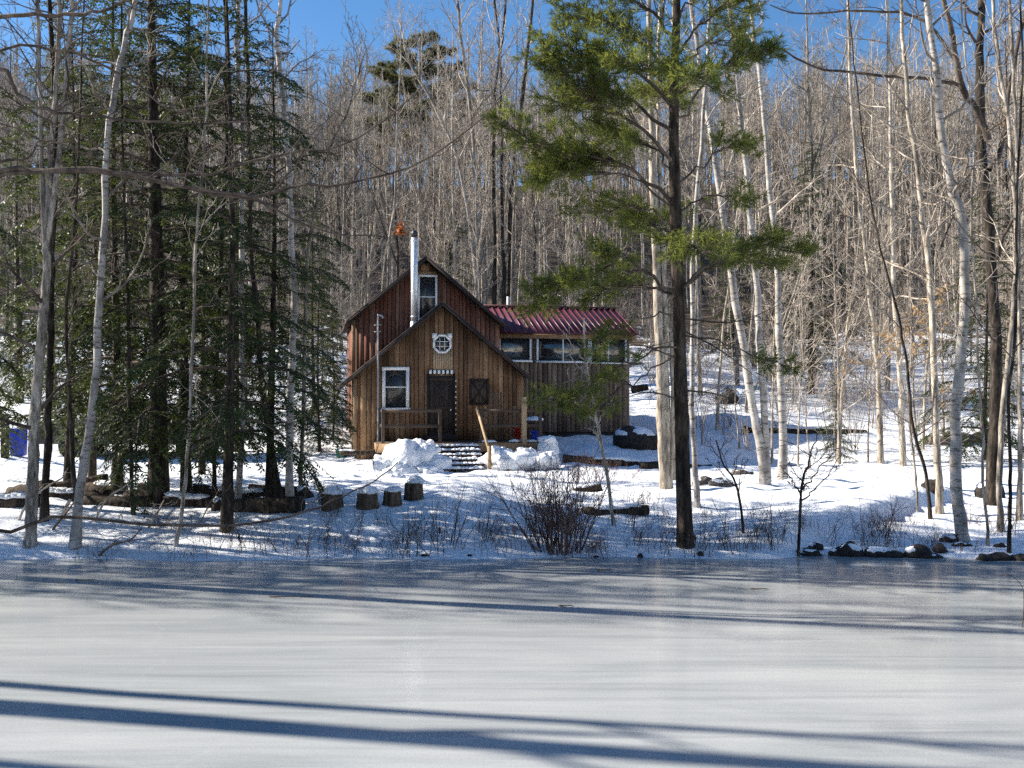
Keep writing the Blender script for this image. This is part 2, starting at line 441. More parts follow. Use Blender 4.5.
# ------------------------------------------------------------------ trees
def unit(v): return v / (np.linalg.norm(v) + 1e-9)
def lerp_poly(P, r, t):
    n = len(P) - 1; f = min(max(t, 0), .9999) * n; i = int(f); f -= i
    return P[i] * (1 - f) + P[i + 1] * f, unit(P[i + 1] - P[i]), r[i] * (1 - f) + r[i + 1] * f
def branch(g, p0, d0, L, r0, lev, maxlev, kids, up=.5, wob=.16, tips=None, r_min=.0035):
    n = (6, 4, 3, 2)[min(lev, 3)]
    P = np.empty((n + 1, 3)); P[0] = p0; d = d0.copy()
    W = rng.normal(0, wob, (n, 3))
    for i in range(n):
        d = d + W[i]; d[2] += up / n; d = d / math.sqrt(d[0]*d[0] + d[1]*d[1] + d[2]*d[2])
        P[i + 1] = P[i] + d * (L / n)
    r = np.linspace(r0, max(r0 * .25, r_min), n + 1)
    g.tube(P, r, (5, 4, 3, 3)[min(lev, 3)])
    if tips is not None and lev >= 1: tips.append((P, r, lev))
    if lev < maxlev:
        for k in range(kids[lev]):
            t = .22 + .76 * (k + rng.random()) / kids[lev]
            q, dd, rr = lerp_poly(P, r, t)
            s = unit(np.cross(dd, rng.normal(0, 1, 3)))
            A = rng.uniform(.5, 1.0)
            branch(g, q, dd * cos(A) + s * sin(A), L * rng.uniform(.3, .55) * (1.15 - .5 * t), max(rr * .6, r_min), lev + 1, maxlev, kids, up * .6, wob, tips, r_min)

def limbs_on(g, P, r, nb, t0, t1, L0, L1, maxlev, kids, elev=(.5, 1.0), up=.5, wob=.16, tips=None, rfac=.5, rcap=9, r_min=.0035):
    az = rng.random() * 6.28
    for k in range(nb):
        t = t0 + (t1 - t0) * (k + rng.random()) / nb
        q, dd, rr = lerp_poly(P, r, t)
        az += 2.4 + rng.normal(0, .4); e = rng.uniform(*elev)
        d = np.array([cos(az) * cos(e), sin(az) * cos(e), sin(e)])
        f = (t - t0) / (t1 - t0 + 1e-6)
        L = (L0 * (1 - f) + L1 * f) * rng.uniform(.6, 1.15)
        branch(g, q, d, L, min(rr * rfac, rcap), 0, maxlev, kids, up, wob, tips, r_min)

def bare_tree_parts(H, r0, lean, nb, t0, L0, L1, maxlev, kids, elev, fork=0, trunk_wob=.012, sides=7, up=.5, r_min=.0035):
    """local trunk and crown of a leafless tree"""
    gt, gc = Geo(), Geo()
    n = 9
    z = np.linspace(0, 1, n + 1)
    W = np.cumsum(rng.normal(0, trunk_wob * H / n * 3, (n + 1, 2)), 0); W -= W[0]
    P = np.stack([lean[0] * H * z ** 1.3 + W[:, 0], lean[1] * H * z ** 1.3 + W[:, 1], H * z - .15], 1)
    r = r0 * (1 - .86 * z ** .9); r[0] *= 1.25
    gt.tube(P, r, sides)
    limbs_on(gc, P, r, nb, t0, .97, L0, L1, maxlev, kids, elev, up, r_min=r_min)
    for k in range(fork):
        q, dd, rr = lerp_poly(P, r, rng.uniform(.3, .5))
        az = rng.random() * 6.28; d = unit(np.array([cos(az) * .35, sin(az) * .35, 1.]))
        m = 7; PP = np.array([q + d * H * .5 * i / m + np.array([cos(az), sin(az), 0]) * .25 * (i / m) ** 2 + rng.normal(0, .05, 3) * i / m for i in range(m + 1)])
        rr2 = np.linspace(rr * .75, .012, m + 1)
        gt.tube(PP, rr2, 5)
        limbs_on(gc, PP, rr2, nb // 2, .2, .97, L0 * .6, L1, maxlev, kids, elev, up, r_min=r_min)
    return gt, gc

def proto_tree(name, bk, tw, **kw):
    gt, gc = bare_tree_parts(**kw)
    root = empty(name)
    obj('trunk', gt, M[bk], root, smooth=True); obj('crown', gc, M[tw], root)
    return root, gt, gc

# --- prototypes of the hillside trees
protos = []
specs = [  # look, bark, twig, H, r, lean, nb, t0, L0, L1, fork, elev
    ('tall straight grey bare tree', 'bark_grey', 'twig', 17, .15, (.0, .0), 20, .42, 2.6, .9, 0, (.55, 1.1)),
    ('tall forked grey bare tree', 'bark_grey', 'twig', 18, .19, (.02, .01), 20, .45, 3.0, 1., 2, (.6, 1.15)),
    ('slim leaning tan bare tree', 'bark_tan', 'twig', 14, .10, (.09, .0), 18, .35, 1.9, .7, 0, (.4, 1.0)),
    ('slim pale birch without leaves', 'birch', 'twig', 15, .10, (-.05, .0), 16, .4, 2.0, .6, 0, (.6, 1.15)),
    ('dark upright bare tree', 'bark_dark', 'twig_dark', 16, .15, (.01, .0), 20, .4, 2.5, .8, 1, (.5, 1.0)),
    ('thin tan bare sapling', 'bark_tan', 'twig', 9, .055, (.04, .02), 20, .2, 1.7, .5, 0, (.3, .9)),
    ('thin grey bare sapling', 'bark_grey', 'twig', 8, .05, (-.07, .0), 20, .18, 1.6, .5, 0, (.3, .9)),
    ('broad crowned bare tree', 'bark_tan', 'twig', 13, .15, (-.02, .0), 24, .28, 3.4, 1.2, 2, (.35, .95)),
    ('pale tan straight bare tree', 'bark_tan', 'twig', 16, .12, (-.02, .01), 20, .35, 2.2, .7, 0, (.45, 1.05)),
    ('crooked low branching bare tree', 'bark_tan', 'twig', 7.5, .07, (.05, .0), 24, .12, 2.5, 1.0, 1, (-.15, .75)),
    ('wispy many stemmed bare tree', 'bark_grey', 'twig', 9.5, .075, (-.04, .0), 22, .15, 2.4, .9, 2, (.0, .9)),
    ('tall twin stemmed bare tree', 'bark_grey', 'twig', 19, .17, (-.03, .0), 20, .4, 2.6, .9, 1, (.65, 1.2)),
]
for (look, bk, tw, H, r0, lean, nb, t0, L0, L1, fork, elev) in specs:
    root, gt, gc = proto_tree('bare_tree', bk, tw, H=H, r0=r0 * .68, lean=lean, nb=int(nb * 1.15), t0=t0, L0=L0, L1=L1, maxlev=2, kids=(5, 4, 0), elev=elev, fork=fork, sides=6, r_min=.006)
    protos.append([look, root, False, gt, gc, bk])

HOUSE_O = np.array([-2.2, 31.0]); TH = R(11.5)
def to_local(x, y):
    dx, dy = x - HOUSE_O[0], y - HOUSE_O[1]
    return dx * cos(TH) + dy * sin(TH), -dx * sin(TH) + dy * cos(TH)
def in_house(x, y, m=.8):
    a, b = to_local(x, y)
    return (-3.2 - m < a < 8.2 + m) and (-4 - m < b < 9.5 + m)

def where(px, D):
    d = 'low' if D < 52 else ('midway' if D < 66 else 'high')
    if px < 150: s = 'behind the hemlocks at the left'
    elif px < 270: s = 'behind the dark hemlock crowns'
    elif px < 345: s = 'just left of the red gable'
    elif px < 408: s = 'left of the steel stovepipe'
    elif px < 470: s = 'right of the steel stovepipe'
    elif px < 560: s = 'behind the purple red roof'
    elif px < 640: s = 'behind the pine boughs'
    elif px < 700: s = 'behind the dark pine trunk'
    elif px < 790: s = 'behind the leaning birches'
    elif px < 880: s = 'right of the three birches'
    elif px < 960: s = 'behind the white birch'
    else: s = 'behind the dark trunk at the right'
    return d, s
placed = []
def place_proto(k, x, y, s, rz, label, group, cat='tree', sz=None):
    p = protos[k]
    o = p[1] if not p[2] else copy_tree(p[1]); p[2] = True
    o.location = (x, y, float(terrain(x, y))); o.rotation_euler = (0, 0, rz); o.scale = (s, s, s if sz is None else sz)
    tag(o, label, cat, group); placed.append((x, y)); return o

# hillside: individual trees
def scatter(n, y0, y1, dmin, wide=.56):
    out = []; tries = 0
    while len(out) < n and tries < 60000:
        tries += 1
        y = y0 + (y1 - y0) * rnd.random() ** .8; x = rnd.uniform(-wide, wide) * y
        if in_house(x, y, 1.2): continue
        if all((x - a) ** 2 + (y - b) ** 2 > dmin ** 2 for a, b in out): out.append((x, y))
    return out
hill = scatter(236, 41, 78, 1.7)
hill += [q for q in [(rnd.uniform(.19, .56) * y, y) for y in [rnd.uniform(27, 42) for _ in range(26)]] if not in_house(q[0], q[1], 1.5)]
hill += [(rnd.uniform(-.36, -.19) * y, y) for y in [rnd.uniform(36, 44) for _ in range(9)]]
for i, (x, y) in enumerate(hill):
    k = rnd.choices(range(12), [12, 8, 11, 8, 7, 9, 8, 4, 13, 3, 4, 9])[0]
    px = CX + x / y * F; dd, ss = where(px, y)
    if y < 42: k = rnd.choice([5, 6, 9, 10, 5, 6, 2, 2, 8])
    g = 'bare trees on the wooded hillside'
    place_proto(k, x, y, rnd.uniform(.75, 1.12), rnd.uniform(0, 6.28) if abs(specs[k][5][0]) < .04 else rnd.uniform(-.6, .6),
                f'{protos[k][0]} {dd} on the slope {ss}', g)

# the far-off wood above them, one mass
far_kinds = []
for q in range(7):
    gt, gc = bare_tree_parts(H=rnd.uniform(14, 18), r0=rnd.uniform(.11, .19), lean=(rnd.uniform(-.06, .06), 0), nb=24, t0=.42, L0=rnd.uniform(2.2, 3.2), L1=1.1, maxlev=1, kids=(6, 0), elev=(.45, 1.15), fork=q % 2, sides=5, r_min=.010)
    Vt, Qt, _ = gt.arrays(); Vc, Qc, _ = gc.arrays(); far_kinds.append((Vt, Qt, Vc, Qc))
def wood_mass(name, label, pts, smin, smax):
    gc = Geo()
    for (x, y) in pts:
        a = far_kinds[rnd.randrange(len(far_kinds))]; s = rnd.uniform(smin, smax); t = rnd.uniform(0, 6.28)
        m = np.array([[cos(t), -sin(t), 0], [sin(t), cos(t), 0], [0, 0, 1]]) * s
        o = ground(x, y)
        gc.add(a[0] @ m.T + o, a[1], None, 1. if rnd.random() < .75 else 0.); gc.add(a[2] @ m.T + o, a[3])
    o = obj(name, gc, M['twig_far']); o.data.materials.append(M['bark_tan'])
    o.data.polygons.foreach_set('material_index', np.concatenate(gc.qa).astype(np.int32)); tag(o, label, 'wood', kind='stuff'); return o
far_pts = [(rnd.uniform(-.75, .75) * y, y) for y in [rnd.uniform(74, 142) for _ in range(1250)]]
wood_mass('far_woods', 'pale grey leafless wood covering the hilltop to the skyline', far_pts, .75, 1.15)
side_pts = [(rnd.choice([-1, 1]) * (y * .58 + rnd.uniform(1, 40)), y) for y in [rnd.uniform(26, 85) for _ in range(150)]]
side_pts = [p for p in side_pts if p[0] > 0 or p[1] > 52]
back_pts = [(rnd.uniform(-40, 80), rnd.uniform(-70, -14)) for _ in range(400)]
wood_mass('surrounding_woods', 'bare wood around the pond beside and behind the viewpoint', side_pts + back_pts, .8, 1.15)

# ------------------------------------------------------------------ evergreens
def spray_leaves(g, P, L, W, step, spread=.75, droop=.15, a=0.):
    """flat two-sided sprays along a twig (hemlock)"""
    seg = np.linalg.norm(np.diff(P, axis=0), axis=1); tot = seg.sum(); n = max(int(tot / step), 2)
    t = np.linspace(.05, 1, n) * (len(P) - 1); i = np.minimum(t.astype(int), len(P) - 2); f = (t - i)[:, None]
    Q = P[i] * (1 - f) + P[i + 1] * f; D = P[i + 1] - P[i]; D /= np.linalg.norm(D, axis=1)[:, None] + 1e-9
    S = np.cross(D, [0, 0, 1.]); S /= np.linalg.norm(S, axis=1)[:, None] + 1e-9
    for sg in (1, -1):
        d = D * .55 + S * sg * spread + rng.normal(0, .22, D.shape); d[:, 2] -= droop
        d /= np.linalg.norm(d, axis=1)[:, None]
        nn = np.cross(S, D) + rng.normal(0, .35, D.shape); nn /= np.linalg.norm(nn, axis=1)[:, None]
        g.leaves(Q, d, nn, L * rng.uniform(.6, 1.25, n), W, a)

def hemlock_parts(H, r0, z0, Lmax, nbr, seed=0, thin=1.0, leaf=.085):
    gt, gc, gf = Geo(), Geo(), Geo()
    z = np.linspace(0, 1, 10)
    P = np.stack([.06 * np.sin(z * 5 + seed), .05 * np.cos(z * 4 + seed) - .05, z * H - .15], 1)
    r = r0 * (1 - .92 * z); r[0] *= 1.3
    gt.tube(P, r, 8)
    az = rng.random() * 6
    for k in range(nbr):
        f = (k + rng.random()) / nbr; h = z0 + (H - z0) * f ** .95
        q, dd, rr = lerp_poly(P, r, (h + .15) / H)
        az += 2.399 + rng.normal(0, .3)
        L = Lmax * (1 - f) ** .75 * rng.uniform(.35, 1.15) + .25
        e = .12 + .5 * f + rng.normal(0, .1)
        d = np.array([cos(az) * cos(e), sin(az) * cos(e), sin(e)])
        n = 7; B = [q]
        for i in range(n):
            d = unit(d + np.array([0, 0, -.10 - .03 * i * (L / 2.5)]) + rng.normal(0, .06, 3)); B.append(B[-1] + d * L / n)
        B = np.array(B); rb = np.linspace(max(.012 * L + .003, .006), .003, n + 1)
        gc.tube(B, rb, 4)
        live = rng.random() < thin
        nb2 = int(L * 9) + 2
        for j in range(nb2):
            t = .18 + .82 * (j + rng.random()) / nb2
            q2, d2, _ = lerp_poly(B, rb, t)
            s = unit(np.cross(d2, [0, 0, 1.])) * (1 if j % 2 else -1)
            l2 = L * .36 * (1.12 - t) * rng.uniform(.6, 1.2) + .08
            dv = unit(d2 * .7 + s * .8 + np.array([0, 0, -.1]) + rng.normal(0, .12, 3))
            C = np.array([q2, q2 + dv * l2 * .5, q2 + unit(dv + np.array([0, 0, -.25])) * l2])
            gc.tube(C, (.004, .003, .002), 3)
            if live: spray_leaves(gf, C, leaf, .032, .04)
        if live: spray_leaves(gf, B[3:], leaf, .034, .05)
    return gt, gc, gf

def evergreen_proto(name, bk, lf, parts):
    gt, gc, gf = parts; root = empty(name)
    obj('trunk', gt, M[bk], root, smooth=True)
    c = obj('crown', gf, M[lf], root); obj('branches', gc, M['twig_dark'], c)
    return root
hem = [evergreen_proto('hemlock_tree', 'bark_dark', 'hemlock', hemlock_parts(12.8, .16, 1.35, 3.0, 122, 1, .88, leaf=.085)),
       evergreen_proto('hemlock_tree', 'bark_dark', 'hemlock', hemlock_parts(10.4, .095, 1.35, 2.2, 86, 2, .85, leaf=.085)),
       evergreen_proto('hemlock_tree', 'bark_dark', 'hemlock', hemlock_parts(8, .07, .4, 1.9, 90, 3, leaf=.08))]
used = [False] * 3
def hemlock(k, px, py, s, rz, label, sz=None, D=None):
    o = hem[k] if not used[k] else copy_tree(hem[k]); used[k] = True
    p = hit(px, py) if D is None else ground((px - CX) / F * D, D)
    o.location = p; o.rotation_euler = (0, 0, rz); o.scale = (s, s, sz or s)
    return tag(o, label, 'hemlock tree', 'dark evergreens around the cabin')
hemlock(0, 155, 506, 1.0, .3, 'tallest dark hemlock with the thickest black trunk, left of the cabin')
hemlock(1, 112, 493, 1.05, 1.3, 'slim dark hemlock between the pale birch and the thick hemlock')
hemlock(1, 226, 533, .92, 2.7, 'thin dark hemlock nearest the ice, right of the thick hemlock')
hemlock(1, 274, 498, .82, 4.0, 'leaning dark hemlock behind the slender birch by the stumps')
hemlock(1, 190, 497, 1.0, 5.2, 'slim hemlock in front of the dark truck hood')
hemlock(2, 318, 452, .8, .8, 'bushy hemlock nearest the left corner of the cabin')
hemlock(1, 72, 484, 1.0, 3.6, 'dark hemlock right of the blue bin')
hemlock(2, 366, 447, .36, 2.0, 'small evergreen bush against the left end of the deck')
hemlock(1, 235, 452, 1.0, 1.9, 'hemlock behind the nose of the dark truck')
hemlock(1, -60, 500, 1.0, 2.2, 'hemlock at the left edge beyond the blue bin')
hemlock(0, 18, 400, .9, .5, 'hemlock standing on the snowy slope above the blue bin', D=42)
hemlock(2, 312, 300, 1.15, 1.1, 'green evergreen on the slope left of the red gable', D=41)
hemlock(2, 450, 300, 1.05, 2.1, 'green evergreen on the slope just right of the stovepipe', D=50)
hemlock(0, 812, 300, .85, 3.1, 'dark evergreen on the slope right of the three birches', D=43)
hemlock(2, 988, 330, 1.05, 4.1, 'yellowish evergreen behind the dark right trunk', D=30)
for (x_, y_, k_, lab_) in ((-13.0, 15.3, 1, 'slim hemlock nearest the ice on the left bank beyond the frame'),
                           (-16.5, 16.3, 1, 'middle hemlock of three on the left bank beyond the frame'), (-20.0, 15.4, 1, 'furthest left hemlock on the bank beyond the frame'), ):
    o = hemlock(k_, 0, 500, .8, x_, lab_); o.location = ground(x_, y_)
hemlock(1, 205, 474, .9, 4.4, 'thin hemlock right behind the thickest hemlock trunk')
hemlock(1, 92, 480, .85, 2.9, 'hemlock behind the bending birch, before the truck bed')
hemlock(2, 333, 440, .62, 3.3, 'short hemlock against the left wall of the cabin')
gm = Geo()
for i in range(13):
    ge = random.Random(i); x_ = 3 + i * 2.6 + ge.uniform(-1, 1); y_ = ge.uniform(-24, -9)
    for ch in (hem[i % 2].children[0], hem[i % 2].children[1]):
        me = ch.data; V = np.empty(len(me.vertices) * 3, np.float32); me.vertices.foreach_get('co', V); Lp = np.empty(len(me.loops), np.int32); me.loops.foreach_get('vertex_index', Lp)
        gm.add(V.reshape(-1, 3) * ge.uniform(.8, 1.2) + ground(x_, y_), Lp.reshape(-1, 4))
o = obj('shore_evergreens', gm, M['hemlock']); tag(o, 'evergreen wood on the near shore behind the viewpoint', 'wood', kind='stuff')
hemlock(2, 836, 400, .36, .2, 'small sparse evergreen shrub beyond the lawn', D=31)
hemlock(2, 735, 330, .9, 5.0, 'evergreen on the slope between the pine and the leaning birches', D=50)

def tufts(g, P, D, nper, L, W):
    """starry needle bundles: P tips, D direction"""
    n = len(P); PP = np.repeat(P, nper, 0); DD = np.repeat(D, nper, 0)
    d = DD * .95 + rng.normal(0, .5, PP.shape); d /= np.linalg.norm(d, axis=1)[:, None]
    nn = rng.normal(0, 1, PP.shape); nn -= d * (nn * d).sum(1)[:, None]; nn /= np.linalg.norm(nn, axis=1)[:, None] + 1e-9
    g.leaves(PP - DD * rng.uniform(0, .09, (len(PP), 1)), d, nn, L * rng.uniform(.7, 1.2, len(PP)), W)

def pine_bough(gc, gf, B, r0, fol0=.25, dens=1.0, spread=1.0, nl=13, L=.115, W=.010):
    """a bough along polyline B with side shoots that end in needle bundles"""
    B = np.asarray(B, float); n = len(B)
    # resample
    t = np.linspace(0, n - 1, 14); i = np.minimum(t.astype(int), n - 2); f = (t - i)[:, None]
    Q = B[i] * (1 - f) + B[i + 1] * f; Q[1:-1] += rng.normal(0, .03, Q[1:-1].shape)
    rb = np.linspace(r0, .006, 14); gc.tube(Q, rb, 5)
    tot = np.linalg.norm(np.diff(Q, axis=0), axis=1).sum()
    tp, td = [], []
    for k in range(int(tot * 22 * dens)):
        tt = fol0 + (1 - fol0) * rng.random()
        q, d, _ = lerp_poly(Q, rb, tt)
        s = unit(np.cross(d, [0, 0, 1.])) * rng.choice([-1, 1])
        l = (1.0 * (1.15 - .8 * tt) * rng.uniform(.3, 1.15) + .1) * spread
        dv = unit(d * .75 + s * rng.uniform(.3, 1.) + np.array([0, 0, rng.uniform(-.12, .3)]))
        e = q + dv * l; mid = q + dv * l * .5 + rng.normal(0, .03, 3)
        gc.tube(np.array([q, mid, e]), (.007, .005, .003), 3)
        for m in range(int(2 + l * 7)):
            u = rng.uniform(.3, 1.); a = q + (e - q) * u
            d3 = unit(dv + rng.normal(0, .6, 3) + np.array([0, 0, .25])); l3 = rng.uniform(.06, .2)
            tp.append(a + d3 * l3); td.append(d3)
        tp.append(e); td.append(dv)
    if tp: tufts(gf, np.array(tp), np.array(td), nl, L, W)

def px_poly(pts, D, dtip=0., base=None):
    """pixel outline of a limb -> points in space, running from depth D to D + dtip"""
    n = len(pts); out = []
    for i, p in enumerate(pts):
        out.append(at(p[0], p[1], D + dtip * (i / max(n - 1, 1)) ** 1.2))
    return np.array(out)

def smooth_poly(P, n=14):
    """Catmull-Rom through the points"""
    P = np.asarray(P, float); m = len(P)
    E = np.vstack([2 * P[0] - P[1], P, 2 * P[-1] - P[-2]])
    out = []
    for t in np.linspace(0, m - 1, n):
        i = min(int(t), m - 2); f = t - i; a, b, c, d = E[i], E[i + 1], E[i + 2], E[i + 3]
        out.append(.5 * ((2 * b) + (c - a) * f + (2 * a - 5 * b + 4 * c - d) * f * f + (3 * b - a - 3 * c + d) * f ** 3))
    return np.array(out)

def traced(name, label, cat, pts, w0, w1, bk='bark_grey', tw='twig', nb=14, t0=.35, L0=1.8, L1=1.0, kids=(5, 3, 0), maxlev=2, elev=(.2, .9),
           limbs=(), stems=(), ext=4., group=None, base=None, flare=1.3, extra=None, up=.4, sides=10, r_min=.0035):
    """a tree whose trunk follows an outline seen in the photograph, standing where its foot meets the ground"""
    b = hit(*pts[0]) if base is None else np.asarray(base, float); D = b[1]
    root = empty(name, b); gc = Geo(); tips = []
    def stem(pts, w0, w1, ext, first):
        P = px_poly(pts, D, rng.uniform(-.5, .5) if first and not stems else 0.)
        if first: P[0] = b + np.array([0, 0, -.12])
        if ext:
            d = unit(P[-1] - P[-2]); d = unit(d * .6 + np.array([0, 0, .5])); P = np.vstack([P, P[-1] + d * ext * .5, P[-1] + d * ext])
        P = smooth_poly(P, 44); P[2:-1, :2] += np.cumsum(rng.normal(0, .0009 * np.linalg.norm(P[-1] - P[0]), (41, 2)), 0)
        k = .43 * D / F
        r = np.linspace(w0 * k, w1 * k * (.55 if ext else 1), 44) * rng.uniform(.93, 1.08, 44)
        if first: r[0] *= flare * 1.1; r[1] *= 1 + (flare - 1) * .6; r[2] *= 1 + (flare - 1) * .2
        g = Geo(); g.tube(P - b, r, sides, rough=.05)
        obj('trunk', g, M[bk], root, smooth=True)
        limbs_on(gc, P - b, r, nb, t0, .98, L0, L1, maxlev, kids, elev, up, tips=tips, r_min=r_min, rcap=.035)
        return P
    stem(pts, w0, w1, ext, True)
    for (p, a, c) in stems: stem(p, a, c, ext, False)
    for (p, a, c, dt) in limbs:
        P = smooth_poly(px_poly(p, D, dt), 14) - b; k = .5 * D / F
        P[1:-1] += rng.normal(0, .015, P[1:-1].shape)
        r = np.linspace(a * k, max(c * k, .004), 14); gc.tube(P, r, 6)
        Ln = np.linalg.norm(np.diff(P, axis=0), axis=1).sum(); limbs_on(gc, P, r, int(2 + 2.6 * Ln), .25, .98, min(.9, .25 + .3 * Ln), .3, 1, (3, 0), (-.3, .7), .25, rfac=.45, rcap=.012)
    if gc.n: obj('crown', gc, M[tw], root)
    if extra: extra(root, b, tips)
    tag(root, label, cat, group); return root

# --- left bank
traced('maple_tree', 'grey trunk nearest the left edge, splitting into three dark stems', 'tree',
       [(30, 546), (33, 470), (36, 400), (41, 320), (45, 250)], 14, 9, 'bark_grey', 'twig_dark', nb=5, t0=.3, L0=1.2, L1=1.5, ext=0,
       stems=[([(45, 252), (42, 150), (40, 90), (37, 0)], 6, 4), ([(45, 252), (50, 150), (54, 90), (58, 0)], 7, 5), ([(45, 252), (60, 140), (66, 60), (71, 0)], 7, 5)])
traced('maple_tree', 'black trunk just right of the grey trunk near the left edge', 'tree',
       [(44, 520), (48, 430), (51, 330), (53, 230), (52, 100), (50, 0)], 9, 6, 'bark_dark', 'twig_dark', nb=9, t0=.4)
traced('birch_tree', 'pale birch bending right in front of the hemlocks', 'birch tree',
       [(74, 548), (82, 485), (93, 410), (100, 330), (105, 250), (105, 170), (115, 90), (124, 40), (131, 0)], 11, 7, 'birch', 'twig', nb=14, t0=.3, L0=1.4)
traced('bare_tree', 'thin dark stem beside the bending pale birch', 'tree',
       [(79, 538), (76, 470), (72, 380), (70, 300), (76, 220)], 6, 3, 'bark_dark', 'twig_dark', nb=9, t0=.3)
traced('bare_tree', 'thin dark trunk left of the thickest hemlock', 'tree',
       [(133, 515), (133, 420), (132, 320), (130, 250), (128, 120)], 5, 3, 'bark_dark', 'twig_dark', nb=9, t0=.3)
traced('bare_tree', 'thin sapling leaning right in front of the truck', 'tree',
       [(175, 546), (183, 480), (190, 380), (195, 260), (205, 150)], 5, 3, 'bark_grey', 'twig', nb=10, t0=.3)
traced('birch_tree', 'slender white birch left of the stumps', 'birch tree',
       [(290, 511), (291, 440), (293, 350), (294, 280), (290, 190), (285, 110), (280, 36), (283, 0)], 9, 6, 'birch', 'twig', nb=13, t0=.45, L0=1.7)
traced('bare_tree', 'dark leaning trunk just left of the slender white birch', 'tree',
       [(281, 502), (268, 420), (258, 330), (253, 250), (250, 120), (247, 0)], 8, 4, 'bark_dark', 'twig_dark', nb=10, t0=.4)
traced('birch_tree', 'pale upright birch rising above the hemlock crowns', 'birch tree',
       [(238, 505), (240, 400), (239, 250), (237, 120), (235, 60), (236, 0)], 7, 6, 'birch', 'twig', nb=10, t0=.55)
traced('bare_tree', 'dark thin trunk left of the upright birch among hemlocks', 'tree',
       [(214, 500), (217, 380), (222, 240), (226, 120), (224, 0)], 5, 4, 'bark_dark', 'twig_dark', nb=10, t0=.45)
traced('bare_tree', 'slim bare tree left of the stumps and right of the white birch', 'tree',
       [(300, 497), (304, 420), (307, 330), (312, 230), (330, 150), (350, 110)], 5, 2.5, 'bark_grey', 'twig', nb=12, t0=.35, ext=1)

# --- big cluster behind the cabin
for lab, pts, w in [
    ('grey trunk leaning left behind the purple roof', [(477, 318), (474, 260), (466, 200), (452, 145), (430, 100), (408, 60)], 6),
    ('left of the two upright trunks behind the purple roof', [(486, 316), (482, 250), (477, 190), (472, 120), (462, 40), (458, 0)], 7),
    ('dark upright trunk behind the purple roof with high branches', [(494, 316), (494, 250), (493, 180), (494, 110), (500, 50), (505, 0)], 6),
    ('pale trunk beside the thick dark trunk above the roof vent', [(503, 316), (504, 260), (502, 200), (500, 140), (497, 60), (490, 0)], 5),
    ('thick dark trunk above the vent on the purple roof', [(509, 316), (512, 260), (514, 200), (520, 130), (528, 60), (535, 0)], 9)]:
    D = 47.; b = ground((pts[0][0] - CX) / F * D, D)
    p0 = (pts[0][0], HY - (b[2] - CAMZ) / D * F)
    traced('maple_tree', lab, 'tree', [p0] + [q for q in pts if q[1] < p0[1] - 8], w, 2.2, 'bark_dark' if 'dark' in lab else 'bark_grey', 'twig', nb=20, t0=.4, L0=4.2, L1=1.6, elev=(.7, 1.2), base=b, ext=2, r_min=.007)

